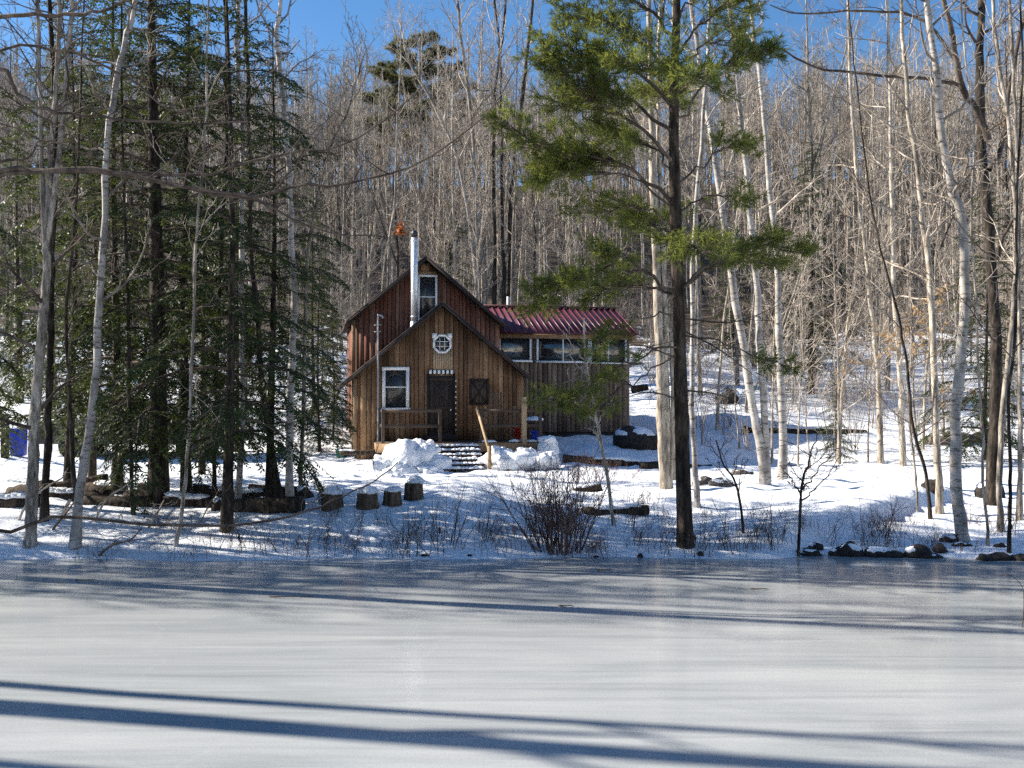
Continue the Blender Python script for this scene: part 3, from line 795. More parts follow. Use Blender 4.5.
# --- white pine in front of the cabin wing
def make_pine():
    b = hit(686, 546); D = b[1]; root = empty('pine_tree', b)
    P = px_poly([(686, 546), (683, 480), (681, 400), (679, 320), (677, 250), (674, 150), (675, 60), (677, 0), (678, -160), (679, -330)], D)
    P[0] = b - np.array([0, 0, .12]); P = smooth_poly(P, 22)
    k = .5 * D / F; g = Geo(); r = np.interp(np.linspace(0, 1, 22), [0, .06, .5, 1], [24*k, 19*k, 14.5*k, 4*k]); g.tube(P - b, r * .8, 12, rough=.05)
    obj('trunk', g, M['bark_pine'], root, smooth=True)
    gc, gf = Geo(), Geo()
    def bough(pts, dt, r0=.03, **kw): pine_bough(gc, gf, smooth_poly(px_poly(pts, D, dt), 10) - b, r0, **kw)
    bough([(680, 212), (645, 178), (610, 160), (560, 150), (505, 122)], -1.0, .035, fol0=.3, dens=1.5)
    bough([(680, 212), (640, 180), (600, 172), (565, 170), (545, 180)], -.4, .02, fol0=.4, dens=1.3)
    bough([(676, 165), (640, 128), (600, 105), (570, 80), (548, 62)], -.6, .03, fol0=.25, dens=1.5)
    bough([(676, 140), (640, 105), (605, 95), (575, 100), (560, 108)], .5, .03, fol0=.25, dens=1.4)
    bough([(675, 110), (640, 75), (610, 60), (580, 55), (556, 40)], -.8, .03, fol0=.2, dens=1.4)
    bough([(675, 80), (650, 50), (620, 30), (590, 20), (565, 18)], .3, .03, fol0=.2, dens=1.3)
    bough([(676, 40), (650, 10), (610, -10), (570, -20)], -.5, .03, fol0=.2, dens=1.2)
    bough([(675, 60), (690, 35), (715, 15), (740, 0)], -.5, .025, fol0=.3, dens=1.)
    bough([(680, 300), (650, 275), (610, 268), (575, 280), (550, 300)], -.7, .03, fol0=.2, dens=1.5)
    bough([(680, 300), (655, 290), (625, 285), (600, 295)], .8, .03, fol0=.2, dens=1.2)
    bough([(680, 290), (715, 262), (755, 246), (798, 250)], -.4, .03, fol0=.25, dens=1.2, spread=.7)
    bough([(680, 285), (705, 270), (740, 262), (775, 266)], .6, .03, fol0=.25, dens=1.0, spread=.7)
    bough([(676, 130), (700, 90), (730, 62), (768, 54)], -.4, .025, fol0=.5, dens=1.2, spread=.6)
    bough([(676, 190), (700, 165), (725, 150), (750, 148)], .5, .02, fol0=.45, dens=.7, spread=.6)
    bough([(681, 345), (650, 350), (615, 372), (580, 392), (548, 400)], -.9, .02, fol0=.4, dens=.75, spread=.7)
    bough([(681, 350), (650, 368), (620, 392), (590, 412)], .3, .015, fol0=.45, dens=.5, spread=.6)
    bough([(681, 335), (720, 342), (755, 356), (790, 372)], -.3, .015, fol0=.5, dens=.5, spread=.5)
    bough([(681, 315), (640, 318), (612, 332), (598, 345)], -.9, .015, fol0=.5, dens=.5, spread=.45)
    bough([(678, 240), (655, 225), (640, 222)], 2.2, .03, fol0=.3, dens=1.2)
    bough([(678, 255), (690, 245), (700, 250)], -2.0, .03, fol0=.4, dens=.9)
    bough([(676, 120), (665, 100), (655, 95)], 2.6, .03, fol0=.3, dens=1.2)
    bough([(676, 100), (690, 80), (700, 78)], -2.0, .03, fol0=.4, dens=.8)
    bough([(676, 175), (655, 150), (625, 140), (600, 138)], 1.4, .02, fol0=.3, dens=.9)
    bough([(676, 90), (655, 72), (640, 66)], -1.6, .02, fol0=.3, dens=.9)
    bough([(676, 70), (700, 48), (722, 40), (745, 38)], .6, .02, fol0=.35, dens=.7)
    bough([(676, 230), (650, 212), (620, 208), (590, 214)], 1.2, .02, fol0=.35, dens=.8)
    bough([(676, 20), (695, -5), (720, -20)], 0, .02, fol0=.3, dens=.8)
    bough([(677, 215), (700, 200), (722, 196), (748, 203)], -.6, .016, fol0=.5, dens=.5, spread=.6)
    for k2 in range(16):
        z = rng.uniform(-310, -40); a = rng.random() * 6.28; f = 1 - (-z / 420)
        q = at(677, z, D); e = q + np.array([cos(a) * 2.4 * f, sin(a) * 2.4 * f, .6])
        pine_bough(gc, gf, np.array([q, (q + e) / 2 + [0, 0, .1], e]) - b, .025, .25, 1.1)
    # dead lower branches
    Pl = P - b
    for (pts, dt) in [([(682, 330), (720, 350), (760, 380)], -.6), ([(681, 360), (640, 345), (610, 352)], -.5), ([(681, 390), (720, 395), (750, 410)], .4), ([(680, 318), (735, 322), (790, 300)], -.3), ([(682, 400), (650, 392), (625, 398)], -.5)]:
        Q = smooth_poly(px_poly(pts, D, dt), 8) - b; rr = np.linspace(.016, .004, 8); gc.tube(Q, rr, 5)
        limbs_on(gc, Q, rr, 8, .2, .98, .6, .3, 1, (3, 0), (-.5, .4), .1)
    c = obj('crown', gf, M['pine'], root); obj('branches', gc, M['twig_dark'], c)
    tag(root, 'tall dark trunked white pine with broad green boughs before the cabin wing', 'pine tree')
make_pine()
traced('bare_tree', 'clump of three tan trunks just left of the dark pine trunk', 'tree',
       [(667, 489), (662, 430), (658, 370), (654, 260), (650, 180), (648, 100), (645, 0)], 13, 6, 'bark_tan', 'twig', nb=12, t0=.45, L0=1.8,
       stems=[([(668, 485), (666, 420), (664, 330), (661, 200), (660, 100), (662, 0)], 8, 5), ([(672, 480), (674, 400), (672, 300), (671, 200), (673, 80), (672, 0)], 8, 5)])
traced('birch_tree', 'thin pale birch just right of the dark pine trunk', 'birch tree',
       [(698, 507), (693, 455), (690, 380), (690, 280), (694, 180), (700, 80), (704, 0)], 7, 4, 'birch', 'twig', nb=11, t0=.4)
# --- leaning birches
traced('birch_tree', 'twin stemmed birch leaning left, left of the straighter birch', 'birch tree',
       [(766, 484), (755, 430), (745, 380), (728, 277), (720, 207), (709, 130), (703, 72), (691, 0)], 11, 6, 'birch', 'twig', nb=10, t0=.4, L0=1.8,
       stems=[([(768, 482), (762, 400), (757, 330), (753, 250), (744, 143), (740, 80), (731, 0)], 9, 6)])
traced('birch_tree', 'straighter birch at the right of the leaning pair', 'birch tree',
       [(783, 479), (781, 400), (776, 310), (773, 258), (767, 215), (762, 143), (753, 57), (746, 0)], 9, 6, 'birch', 'twig', nb=10, t0=.4, L0=1.8)
# --- right bank
traced('bare_tree', 'left one of the two slim tan trunks beyond the lawn', 'tree',
       [(881, 463), (877, 400), (872, 345), (864, 282), (856, 220), (846, 120), (842, 0)], 6.5, 4, 'bark_tan', 'twig', nb=16, t0=.3, L0=3., L1=1.5)
def beech_leaves(root, b, tips):
    P = []; Dv = []
    for (Q, r, lev) in tips:
        if Q[:, 2].mean() > 5.2: continue
        for k in range(5 if lev > 1 else 3):
            q, d, _ = lerp_poly(Q, r, rng.uniform(.2, 1)); P.append(q); Dv.append(unit(d * .3 + rng.normal(0, .5, 3) + [0, 0, -.8]))
    g = Geo(); P = np.array(P); Dv = np.array(Dv)
    nn = rng.normal(0, 1, P.shape); nn -= Dv * (nn * Dv).sum(1)[:, None]; nn /= np.linalg.norm(nn, axis=1)[:, None]
    g.leaves(P, Dv, nn, .12, .07)
    obj('leaves', g, M['deadleaf'], root)
traced('beech_tree', 'slim tan beech still holding dry tan leaves beyond the lawn', 'tree',
       [(903, 466), (902, 400), (898, 339), (894, 267), (892, 180), (890, 80), (888, 0)], 7, 4, 'bark_tan', 'twig', nb=30, t0=.12, L0=2.6, L1=1.5, elev=(-.1, .6), extra=beech_leaves)
traced('bare_tree', 'slim grey trunk left of the white birch on the bank', 'tree',
       [(940, 514), (936, 450), (930, 350), (925, 267), (920, 220), (911, 135), (904, 68), (900, 0)], 9, 5, 'bark_tan', 'twig', nb=16, t0=.3, L0=2.0)
traced('bare_tree', 'thin curved dark sapling left of the slim grey trunk', 'tree',
       [(931, 519), (925, 470), (913, 428), (905, 360), (893, 300), (880, 250), (868, 190)], 4.5, 2, 'bark_dark', 'twig_dark', nb=14, t0=.2, L0=1.4)
traced('bare_tree', 'thin dark stem between two curved saplings on the bank', 'tree',
       [(918, 512), (916, 470), (911, 420), (909, 360)], 3, 1.5, 'bark_grey', 'twig', nb=8, t0=.3, ext=0)
traced('birch_tree', 'white birch standing on rocks at the right shore', 'birch tree',
       [(963, 541), (958, 490), (957, 440), (961, 376), (966, 282), (962, 220), (951, 176), (945, 135), (940, 68), (930, 0)], 14, 9, 'birch', 'twig', nb=12, t0=.45, L0=1.6)
traced('oak_tree', 'large dark trunk at the right with long bare limbs', 'tree',
       [(992, 505), (997, 430), (998, 350), (995, 260), (989, 169), (985, 68), (987, 0)], 15, 10, 'bark_dark', 'twig_dark', nb=9, t0=.5, L0=1.8,
       limbs=[([(988, 140), (975, 108), (962, 85), (953, 40), (941, -10)], 8, 5, -.8),
              ([(964, 88), (940, 80), (900, 77), (850, 73), (815, 68), (785, 52), (772, 45)], 4, 1.2, -1.6),
              ([(989, 170), (1000, 150), (1015, 60), (1030, -10)], 6, 4, .6),
              ([(955, 60), (930, 25), (900, 12), (850, 12), (800, 15), (770, 5)], 3.5, 1, -1.2),
              ([(996, 260), (1010, 225), (1030, 200)], 4, 2, -.5)])
traced('bare_tree', 'pale trunk leaning up right of the large dark trunk', 'tree',
       [(1002, 532), (996, 470), (1002, 380), (1010, 300), (1014, 220), (1008, 130), (998, 60), (992, 0)], 7, 5, 'bark_grey', 'twig', nb=10, t0=.35)
traced('bare_tree', 'thin dark stem at the far right of the shore', 'tree',
       [(1009, 553), (1010, 480), (1012, 400), (1020, 300), (1024, 200), (1030, 60)], 4.5, 3, 'bark_dark', 'twig_dark', nb=12, t0=.3)
traced('bare_tree', 'thin grey sapling between the white birch and the dark trunk', 'tree',
       [(988, 546), (986, 490), (984, 420), (978, 330), (972, 240), (975, 130), (965, 30)], 3.5, 2.5, 'bark_grey', 'twig', nb=12, t0=.3)
traced('bare_tree', 'grey trunk behind the far right stems', 'tree',
       [(1020, 520), (1018, 420), (1016, 300), (1018, 200), (1012, 80), (1008, 0)], 6, 5, 'bark_grey', 'twig', nb=10, t0=.3)
# --- saplings in the open
traced('sapling', 'pale sapling with bare crooked twigs before the cabin wing', 'sapling',
       [(615, 526), (607, 480), (597, 428), (589, 385), (585, 352), (584, 318)], 4.5, 2, 'bark_tan', 'twig', nb=3, t0=.5, L0=.5, L1=.3, ext=0,
       limbs=[([(595, 421), (575, 402), (560, 402), (548, 392)], 2.2, .8, -.3), ([(597, 424), (606, 408), (616, 395)], 1.6, .6, .2), ([(589, 383), (575, 380), (562, 383)], 1.8, .7, .2),
              ([(586, 362), (572, 345), (563, 330)], 1.8, .6, -.2), ([(586, 360), (598, 348), (604, 342)], 1.6, .6, .2), ([(600, 440), (592, 430), (585, 427)], 1.6, .8, -.2), ([(588, 375), (574, 362), (566, 345)], 1.5, .6, .3)])
traced('sapling', 'dark branching sapling at the shore right of the pine', 'sapling',
       [(798, 556), (800, 520), (802, 490), (806, 470)], 4, 2.5, 'bark_dark', 'twig_dark', nb=4, t0=.5, L0=.6, L1=.5, ext=0,
       limbs=[([(801, 495), (792, 480), (780, 465)], 1.8, .6, .3), ([(806, 472), (812, 450), (822, 425)], 2.2, .7, -.3), ([(803, 490), (818, 470), (836, 448)], 2, .6, .3), ([(802, 500), (822, 482), (842, 455)], 1.8, .6, -.2)])
traced('sapling', 'thin dark sapling with drooping fork right of the pine foot', 'sapling',
       [(744, 533), (741, 505), (735, 480), (724, 465), (716, 440)], 3.5, 1.5, 'bark_dark', 'twig_dark', nb=6, t0=.3, L0=.7, L1=.4, ext=0)

# --- trees on the left shore outside the frame: their trunks shade the ice
def offtree(k, x, y, s, rz, label, sz=None):
    place_proto(k, x, y, s, rz, label, 'bare trees on the left shore', sz=sz)
SUN_AZ = R(77.5); SUN_EL = R(29.)
for (yy, dist, rr_, lab_) in ((6.85, 11, .30, 'thick trunked maple on the left shore throwing the broadest shadow on the ice'), (7.75, 10, .13, 'slim maple on the left shore throwing the thin shadow above the broadest one'), (5.95, 12, .14, 'maple on the left shore nearest the viewpoint')):
    gt, gc = bare_tree_parts(H=13, r0=rr_, lean=(.02, .01), nb=12, t0=.55, L0=1.6, L1=.8, maxlev=2, kids=(4, 2, 0), elev=(.6, 1.1), sides=8)
    root = empty('maple_tree', ground(-.512 * yy - sin(SUN_AZ) * dist, yy + cos(SUN_AZ) * dist)); obj('trunk', gt, M['bark_dark'], root, smooth=True); obj('crown', gc, M['twig_dark'], root)
    tag(root, lab_, 'tree')
off = [
       (2, 11.4, 16, .8), (8, 12.1, 13, .8), (2, 12.5, 20, .9), (3, 12.9, 11, 1.0), (8, 13.3, 16, .9), (0, 13.7, 12, .9), (4, 14.0, 19, .9), (7, 14.4, 25, 1.), (11, 14.9, 14, .8), (8, 15.6, 17, .9), (5, 13.0, 9, 1.), (6, 11.9, 10, .9), (5, 14.6, 10, 1.)]
for i, (k, yy, dist, s) in enumerate(off):
    # ground point on the left edge of the frame at depth yy, then dist metres towards the sun
    x = -.512 * yy - sin(SUN_AZ) * dist; y = yy + cos(SUN_AZ) * dist
    offtree(k, x, y, s, i * 1.1, sz=min(s, 1.15), label=f'{protos[k][0]} on the left shore throwing a long shadow across the ice')

# --- leaning tree at the left whose limbs reach into the view
def overhang():
    b = ground(-9.6, 13.6); D = 12.6
    root = empty('oak_tree', b); g = Geo()
    P = smooth_poly(np.array([b - [0, 0, .15], b + [.2, -.2, 1.5], b + [.5, -.5, 3.2], b + [.7, -.8, 5], b + [.7, -.9, 7.5], b + [.9, -.8, 10]]), 18)
    r = np.linspace(.17, .05, 18); g.tube(P - b, r, 9); obj('trunk', g, M['bark_dark'], root, smooth=True)
    gc = Geo()
    def limb(start, pts, w0, w1, d0, d1, tw=10):
        Q = px_poly(pts, d0, d1 - d0); Q = np.vstack([P[start], Q]); Q = smooth_poly(Q, 26) - b
        Q[2:-1] += rng.normal(0, .012, Q[2:-1].shape)
        k = .5 * d0 / F; rr = np.linspace(w0 * k, max(w1 * k * .75, .003), 26); gc.tube(Q, rr, 6)
        limbs_on(gc, Q, rr, tw, .42, .98, .9, .5, 1, (4, 0), (-.1, .9), .3, rfac=.5, rcap=.012)
    limb(12, [(-20, 19), (60, 15), (100, 11), (132, -4)], 5, 3.5, 12.4, 12.0, 6)
    limb(9, [(-20, 75), (20, 95), (50, 112), (110, 118), (180, 124), (250, 122)], 5, 2, 12.2, 12.8, 14)
    limb(8, [(-20, 176), (45, 171), (100, 169), (150, 180), (200, 190), (250, 198), (300, 222), (330, 232), (390, 238)], 6, 1.5, 12.4, 11.8, 14)
    limb(8, [(-20, 178), (60, 172), (130, 172), (200, 177), (270, 157), (340, 146), (390, 116), (432, 78)], 5, 1.2, 12.5, 12.2, 10)
    limb(8, [(-20, 180), (100, 172), (200, 190), (262, 197), (300, 186), (345, 183), (400, 172), (450, 143), (493, 106), (522, 56)], 5, 1.2, 12.4, 11.4, 10)
    limb(9, [(-10, 165), (25, 160), (40, 141), (62, 145), (95, 157), (140, 175)], 3.5, 1.5, 12.2, 12.4, 8)
    limb(10, [(-20, 60), (60, 50), (130, 80), (180, 110), (260, 80), (300, 40)], 3.5, 1.2, 12.6, 13.2, 12)
    limb(3, [(-20, 529), (60, 517), (160, 524), (240, 526), (300, 513), (340, 498), (372, 482), (398, 462)], 4.2, 1.3, 12.6, 13.4, 5)
    obj('crown', gc, M['twig_dark'], root)
    tag(root, 'dark tree leaning in from the left edge with long bare limbs over the ice', 'tree')
overhang()

# ------------------------------------------------------------------ brush, shrubs and weeds
def shrub_geo(n, h, spread, lev=1, r=.008, kids=(4, 2), curve=.35):
    g = Geo()
    for k in range(n):
        a = rng.random() * 6.28; rr = spread * .25 * math.sqrt(rng.random()); e = rng.uniform(.0, .55) * spread
        p = np.array([cos(a) * rr, sin(a) * rr, -.05]); d = unit(np.array([cos(a) * e, sin(a) * e, 1.]))
        branch(g, p, d, h * rng.uniform(.5, 1.1), r * rng.uniform(.7, 1.3), 0, lev, kids, curve, .09, r_min=.002)
    return g
shr = [shrub_geo(14, 1.6, 1.1), shrub_geo(9, 2.2, .8, 2, .010, (5, 3)), shrub_geo(22, .8, .9, 1, .005), shrub_geo(6, 2.8, .6, 2, .013, (6, 3))]
shr_me = [s.mesh('bare_shrub') for s in shr]
for me, mt in zip(shr_me, ('twig', 'twig', 'twig_red', 'twig')): me.materials.append(M[mt])
def shrub(k, p, s, label, group, name='bare_shrub', cat='shrub', me=None):
    o = bpy.data.objects.new(name, me or shr_me[k]); COL.objects.link(o)
    o.location = p; o.scale = (s, s, s); o.rotation_euler = (0, 0, rnd.uniform(0, 6.28))
    return tag(o, label, cat, group)
# the dense bush by the shore
g = Geo()
for k in range(66):
    a = rng.random() * 6.28; e = abs(rng.normal(0, .33)); q = rng.random() ** .5 * .35
    p = np.array([cos(a) * q, sin(a) * q * .6, -.05]); d = unit(np.array([cos(a) * e * 1.2, sin(a) * e, 1.]))
    branch(g, p, d, rng.uniform(.6, 1.5), rng.uniform(.006, .011), 0, 2, (5, 3, 0), .3, .08, r_min=.0025)
o = obj('bare_shrub', g, M['twig_red'], loc=hit(560, 552)); tag(o, 'dense reddish leafless bush at the shore below the deck', 'shrub')
g = Geo()
for k in range(60):
    p = np.array([rng.normal(0, .9), rng.normal(0, .35), -.03]); branch(g, p, unit(np.array([rng.normal(0, .5), rng.normal(0, .4), 1.])), rng.uniform(.3, .8), .006, 0, 2, (4, 3, 0), .2, .12, r_min=.0025)
o = obj('bare_shrub', g, M['twig_red'], loc=hit(578, 482)); tag(o, 'low spreading reddish brush on the snow behind the dense bush', 'shrub')

def weeds_geo(n, h, w, dark=True):
    g = Geo()
    for k in range(n):
        p = np.array([rng.normal(0, w), rng.normal(0, w * .4), -.05]); d = unit(np.array([rng.normal(0, .26), rng.normal(0, .2), 1.]))
        hh = h * rng.uniform(.35, 1.15)
        branch(g, p, d, hh, rng.uniform(.003, .007), 0, 1, (5, 0), rng.uniform(-.4, .3), .13, r_min=.0018)
        if rng.random() < .05:
            q = p + d * hh * rng.uniform(.6, .9); g.blob(q, (.018, .018, .05), k, .3, nu=6, nv=4)
    return g
wd = [weeds_geo(16, .75, .28), weeds_geo(10, 1.1, .14), weeds_geo(22, .5, .4)]
wd_me = [w.mesh('dry_weeds') for w in wd]
for me, mt in zip(wd_me, ('twig_dark', 'twig_dark', 'twig_red')): me.materials.append(M[mt])
for (px, py, k, s, lab) in [
    (255, 552, 0, .95, 'dark dry weeds at the shore below the slender white birch'), (285, 553, 2, 1., 'low tangled weeds at the shore left of the stumps'),
    (318, 552, 2, .8, 'short weeds on the shore below the leftmost stump'), (408, 552, 0, 1., 'dark weed clump at the shore below the tall stump'),
    (392, 553, 2, .8, 'small weed clump left of the tall shore weeds'), (432, 550, 0, 1.1, 'tall weed stems at the shore below the stairs, left clump'),
    (455, 545, 1, 1.15, 'tallest thin weed stalks at the shore below the stairs'), (487, 540, 1, .9, 'narrow weed stalks between the stairs and the dense bush'),
    (515, 552, 2, .8, 'low weeds at the left foot of the dense bush'), (602, 553, 2, .9, 'low weeds at the right foot of the dense bush'),
    (648, 550, 2, 1., 'thin weeds at the shore left of the pine'), (708, 552, 0, 1., 'dark weeds at the shore just right of the pine'),
    (728, 553, 1, .85, 'tall thin weeds at the shore right of the pine'), (770, 548, 1, .8, 'thin weeds left of the dark branching sapling'),
    (668, 535, 2, .9, 'fine weeds on the snow left of the pine foot'), (830, 545, 1, .7, 'thin weeds right of the dark branching sapling'),
    (900, 548, 0, .8, 'dry weeds at the shore left of the white birch'), (880, 545, 1, .95, 'tall thin stalks leaning on the right bank'),
    (945, 550, 2, .7, 'short weeds among the rocks by the white birch'), (350, 550, 2, .6, 'sparse weeds at the shore below the middle stumps'),
    (200, 556, 2, .6, 'sparse twigs at the shore in the hemlock shade'), (100, 556, 2, .6, 'fine twigs at the shore below the bending birch'),
    (640, 505, 2, .9, 'fine brush on the snow right of the pale sapling'), (655, 520, 0, .8, 'thin dry brush left of the tan clump'), (1020, 600, 1, .35, 'single thin reed')][:-1]:
    shrub(k, hit(px, py), s, lab, 'dry weeds along the shore', 'dry_weeds', 'weeds', wd_me[k])
for i in range(46):
    px = rnd.choice([rnd.uniform(150, 640), rnd.uniform(690, 1010), rnd.uniform(380, 660)]); py = rnd.uniform(515, 553)
    a_ = 'below the stumps' if px < 425 else 'below the stairs' if px < 520 else 'around the dense bush' if px < 660 else 'right of the pine foot' if px < 790 else 'on the right bank' if px < 930 else 'near the white birch'
    b_ = 'low dry stalks' if py > 540 else 'wispy dry stalks further from the ice'
    k_ = rnd.choice([0, 2, 2, 1]); shrub(k_, hit(px, py), rnd.uniform(.4, .85), f'{b_} {a_}', 'dry weeds along the shore', 'dry_weeds', 'weeds', wd_me[k_])
g = Geo(); g.tube(smooth_poly(np.array([[0, 0, -.05], [.02, 0, .25], [-.01, 0, .42], [-.13, .02, .52], [-.22, .03, .5]]), 12), np.linspace(.006, .002, 12), 5)
o = obj('reed', g, M['twig_dark'], loc=at(1022, 627, 9.9)); tag(o, 'lone curved reed standing in the ice at the right edge', 'reed')
gm = Geo(); low = [s.arrays() for s in shr]
for i in range(300):
    y = 47 + 35 * rnd.random(); x = rnd.uniform(-.6, .6) * y
    if in_house(x, y, 1.) or (y < 44 and -6 < x < 6): continue
    V, Q, T = low[rnd.choices(range(4), [3, 3, 1, 4])[0]]; k = rnd.uniform(.7, 1.5); t = rnd.uniform(0, 6.28)
    m = np.array([[cos(t), -sin(t), 0], [sin(t), cos(t), 0], [0, 0, 1]]) * k
    gm.add(V @ m.T + ground(x, y), Q)
o = obj('undergrowth', gm, M['twig']); tag(o, 'thicket of fine leafless undergrowth between the hillside trees', 'undergrowth', kind='stuff')
# brush on the slope
n = 0
SB = [('tangle of pale brush', 0), ('tall thin brush', 1), ('low reddish brush', 2), ('upright pale sapling brush', 3)]
for (x0, x1, y0, y1, m) in [(690, 960, 345, 452, 60), (250, 350, 300, 400, 10), (0, 240, 330, 420, 14), (640, 700, 350, 440, 8), (960, 1024, 380, 470, 8)]:
    for k in range(m):
        px = rnd.uniform(x0, x1); py = rnd.uniform(y0, y1); p = hit(px, py)
        if in_house(p[0], p[1], .3) or p[1] < 28: continue
        j = rnd.choices(range(4), [3, 3, 2, 3])[0]
        pl = 'beyond the lawn' if 690 < px < 870 else ('behind the white birch' if px >= 870 else ('left of the cabin' if px > 240 else ('behind the hemlocks' if px <= 240 else 'right of the cabin wing')))
        tone = 'low on' if py > 410 else ('partway up' if py > 375 else 'high on')
        shrub(j, p, rnd.uniform(.7, 1.25), f'{SB[j][0]} {tone} the snowy slope {pl}', 'bare brush on the snowy slope')

# ------------------------------------------------------------------ the cabin
cab = empty('cabin', (HOUSE_O[0], HOUSE_O[1], 0), TH)
tag(cab, 'weathered brown board cabin with steep gables, steel stovepipe and purple red roofed wing', 'cabin')
c_, s_ = cos(TH), sin(TH)
def hx(px, yl):
    """local x of the point of plane y'=yl seen at pixel px"""
    k = (px - CX) / F
    return (k * (HOUSE_O[1] + yl * c_) - HOUSE_O[0] + yl * s_) / (c_ - k * s_)
def hz(px, py, yl):
    x = hx(px, yl); D = HOUSE_O[1] + x * s_ + yl * c_
    return CAMZ - (py - HY) / F * D
def hl(x, y, z):
    return (HOUSE_O[0] + x * c_ - y * s_, HOUSE_O[1] + x * s_ + y * c_, z)

def board_wall(p0, p1, nrm, zb, ztop, wmin=.11, wmax=.2, thick=.03, holes=(), battens=True):
    """vertical boards from p0 to p1 (local xy); ztop(s) roof line, s metres from p0; holes = (s0, s1, z0, z1)"""
    g = Geo(); p0 = np.array(p0, float); p1 = np.array(p1, float); L = np.linalg.norm(p1 - p0); u = (p1 - p0) / L; n = np.array(nrm, float)
    s = 0.
    edges = []
    while s < L - .02:
        w = rnd.uniform(wmin, wmax); e = min(s + w, L); 
        if L - e < .05: e = L
        edges.append((s, e)); s = e
    def slab(a, b, z0, za, zb_, o0, o1, tone):
        V = []
        for (q, o) in ((a, o1), (b, o1), (b, o0), (a, o0)):
            V.append([*(p0 + u * q + n * o), z0])
        for (q, o, zt) in ((a, o1, za), (b, o1, zb_), (b, o0, zb_), (a, o0, za)):
            V.append([*(p0 + u * q + n * o), zt])
        g.hexa(np.array(V), tone)
    for (a, b) in edges:
        o = thick + rnd.uniform(0, .014); tone = rnd.uniform(.2, 1)
        za, zb_ = ztop(a), ztop(b)
        # some boards are made of two lengths
        cuts = [zb]
        if rnd.random() < .35 and min(za, zb_) - zb > 1.6: cuts.append(zb + rnd.uniform(.35, .7) * (min(za, zb_) - zb))
        for i, z0 in enumerate(cuts):
            last = i == len(cuts) - 1
            slab(a + .008, b - .008, z0, za if last else cuts[i + 1] - .006, zb_ if last else cuts[i + 1] - .006, -.02, o, rnd.uniform(.2, 1) if i else tone)
    # dark sheathing behind the gaps
    m = 14
    for i in range(m):
        a, b = L * i / m, L * (i + 1) / m
        slab(a, b, zb, ztop(a) - .01, ztop(b) - .01, -.06, -.022, 0.)
    return g

def gable(xr, zr, slope, p0x, drop=.06):
    return lambda s: zr - abs(p0x + s - xr) * slope - drop

# porch
PR = (0.0, 5.33, .83)
pf = board_wall((-2.6, 0), (2.6, 0), (0, -1), .45, gable(PR[0], PR[1], PR[2], -2.6))
porch = obj('porch_wall', pf, M['porch_wood'], cab, attr=True)
g = board_wall((-2.6, 2.6), (-2.6, .02), (-1, 0), .3, lambda s: 3.08)
obj('side_wall', g, M['wing_wood'], cab, attr=True)
g = board_wall((2.6, .02), (2.6, 2.6), (1, 0), .3, lambda s: 3.08)
obj('side_wall', g, M['porch_wood'], cab, attr=True)
# main house
MR = (-.2, 7.1, .84)
g = board_wall((-2.53, 2.62), (2.32, 2.62), (0, -1), .3, gable(MR[0], MR[1], MR[2], -2.53))
obj('gable_wall', g, M['main_wood'], cab, attr=True)
g = board_wall((-2.53, 8.3), (-2.53, 2.64), (-1, 0), .3, lambda s: 5.05)
obj('side_wall', g, M['main_wood'], cab, attr=True)
g = board_wall((2.32, 2.64), (2.32, 8.3), (1, 0), .3, lambda s: 4.95)
obj('side_wall', g, M['main_wood'], cab, attr=True)
g = board_wall((2.32, 8.3), (-2.53, 8.3), (0, 1), .3, lambda s: MR[1] - abs(2.32 - s - MR[0]) * MR[2] - .06)
obj('gable_wall', g, M['main_wood'], cab, attr=True)
# wing
WY0, WY1, WX0, WX1 = 3.5, 8.3, 2.36, 7.22
g = board_wall((WX0, WY0), (WX1, WY0), (0, -1), 1.25, lambda s: 4.78, .13, .2)
obj('wing_wall', g, M['wing_wood'], cab, attr=True)
g = board_wall((WX1, WY0 + .02), (WX1, WY1), (1, 0), 1.0, lambda s: 4.75 + min(s, 4.8 - s) * .42)
obj('wing_wall', g, M['wing_wood'], cab, attr=True)
g = Geo(); g.box(((WX0 + WX1) / 2, WY0 + .06, .7), ((WX1 - WX0) / 2 - .02, .05, .56)); g.box((WX1 - .08, 5.9, .8), (.05, 2.3, .6))
obj('skirting', g, M['found'], cab)

def roof_plate(g, x0, z0, x1, z1, y0, y1, th=.09, a=0.):
    d = np.array([x1 - x0, 0, z1 - z0]); n = unit(np.array([-(z1 - z0), 0, x1 - x0])); n = n if n[2] > 0 else -n
    V = []
    for o in (0, th):
        for (x, z, y) in ((x0, z0, y0), (x1, z1, y0), (x1, z1, y1), (x0, z0, y1)):
            V.append([x + n[0] * o, y, z + n[2] * o])
    V = np.array(V)
    if x1 < x0: V = V[[1, 0, 3, 2, 5, 4, 7, 6]]
    g.hexa(V, a)
g = Geo()
roof_plate(g, PR[0] - .002, PR[1], 2.74, PR[1] - 2.74 * PR[2], -.38, 2.55, .05)
roof_plate(g, PR[0] + .002, PR[1], -3.12, PR[1] - 3.12 * PR[2], -.385, 2.552, .05)
pr = obj('porch_roof', g, M['roof_dark'], cab)
g = Geo()
for (x1,) in ((2.78,), (-3.12,)):
    z1 = PR[1] - abs(x1) * PR[2]
    g.bar((0.0, -.40, PR[1] - .05), (x1, -.40, z1 - .05), .03, .085, .2)
obj('rake_board', g, M['dark_wood'], cab, attr=True)
g = Geo()
roof_plate(g, MR[0] - .002, MR[1], 2.5, MR[1] - 2.7 * MR[2], 2.2, 8.7, .06)
roof_plate(g, MR[0] + .002, MR[1], -2.78, MR[1] - 2.58 * MR[2], 2.195, 8.705, .06)
obj('main_roof', g, M['roof_dark'], cab)
g = Geo()
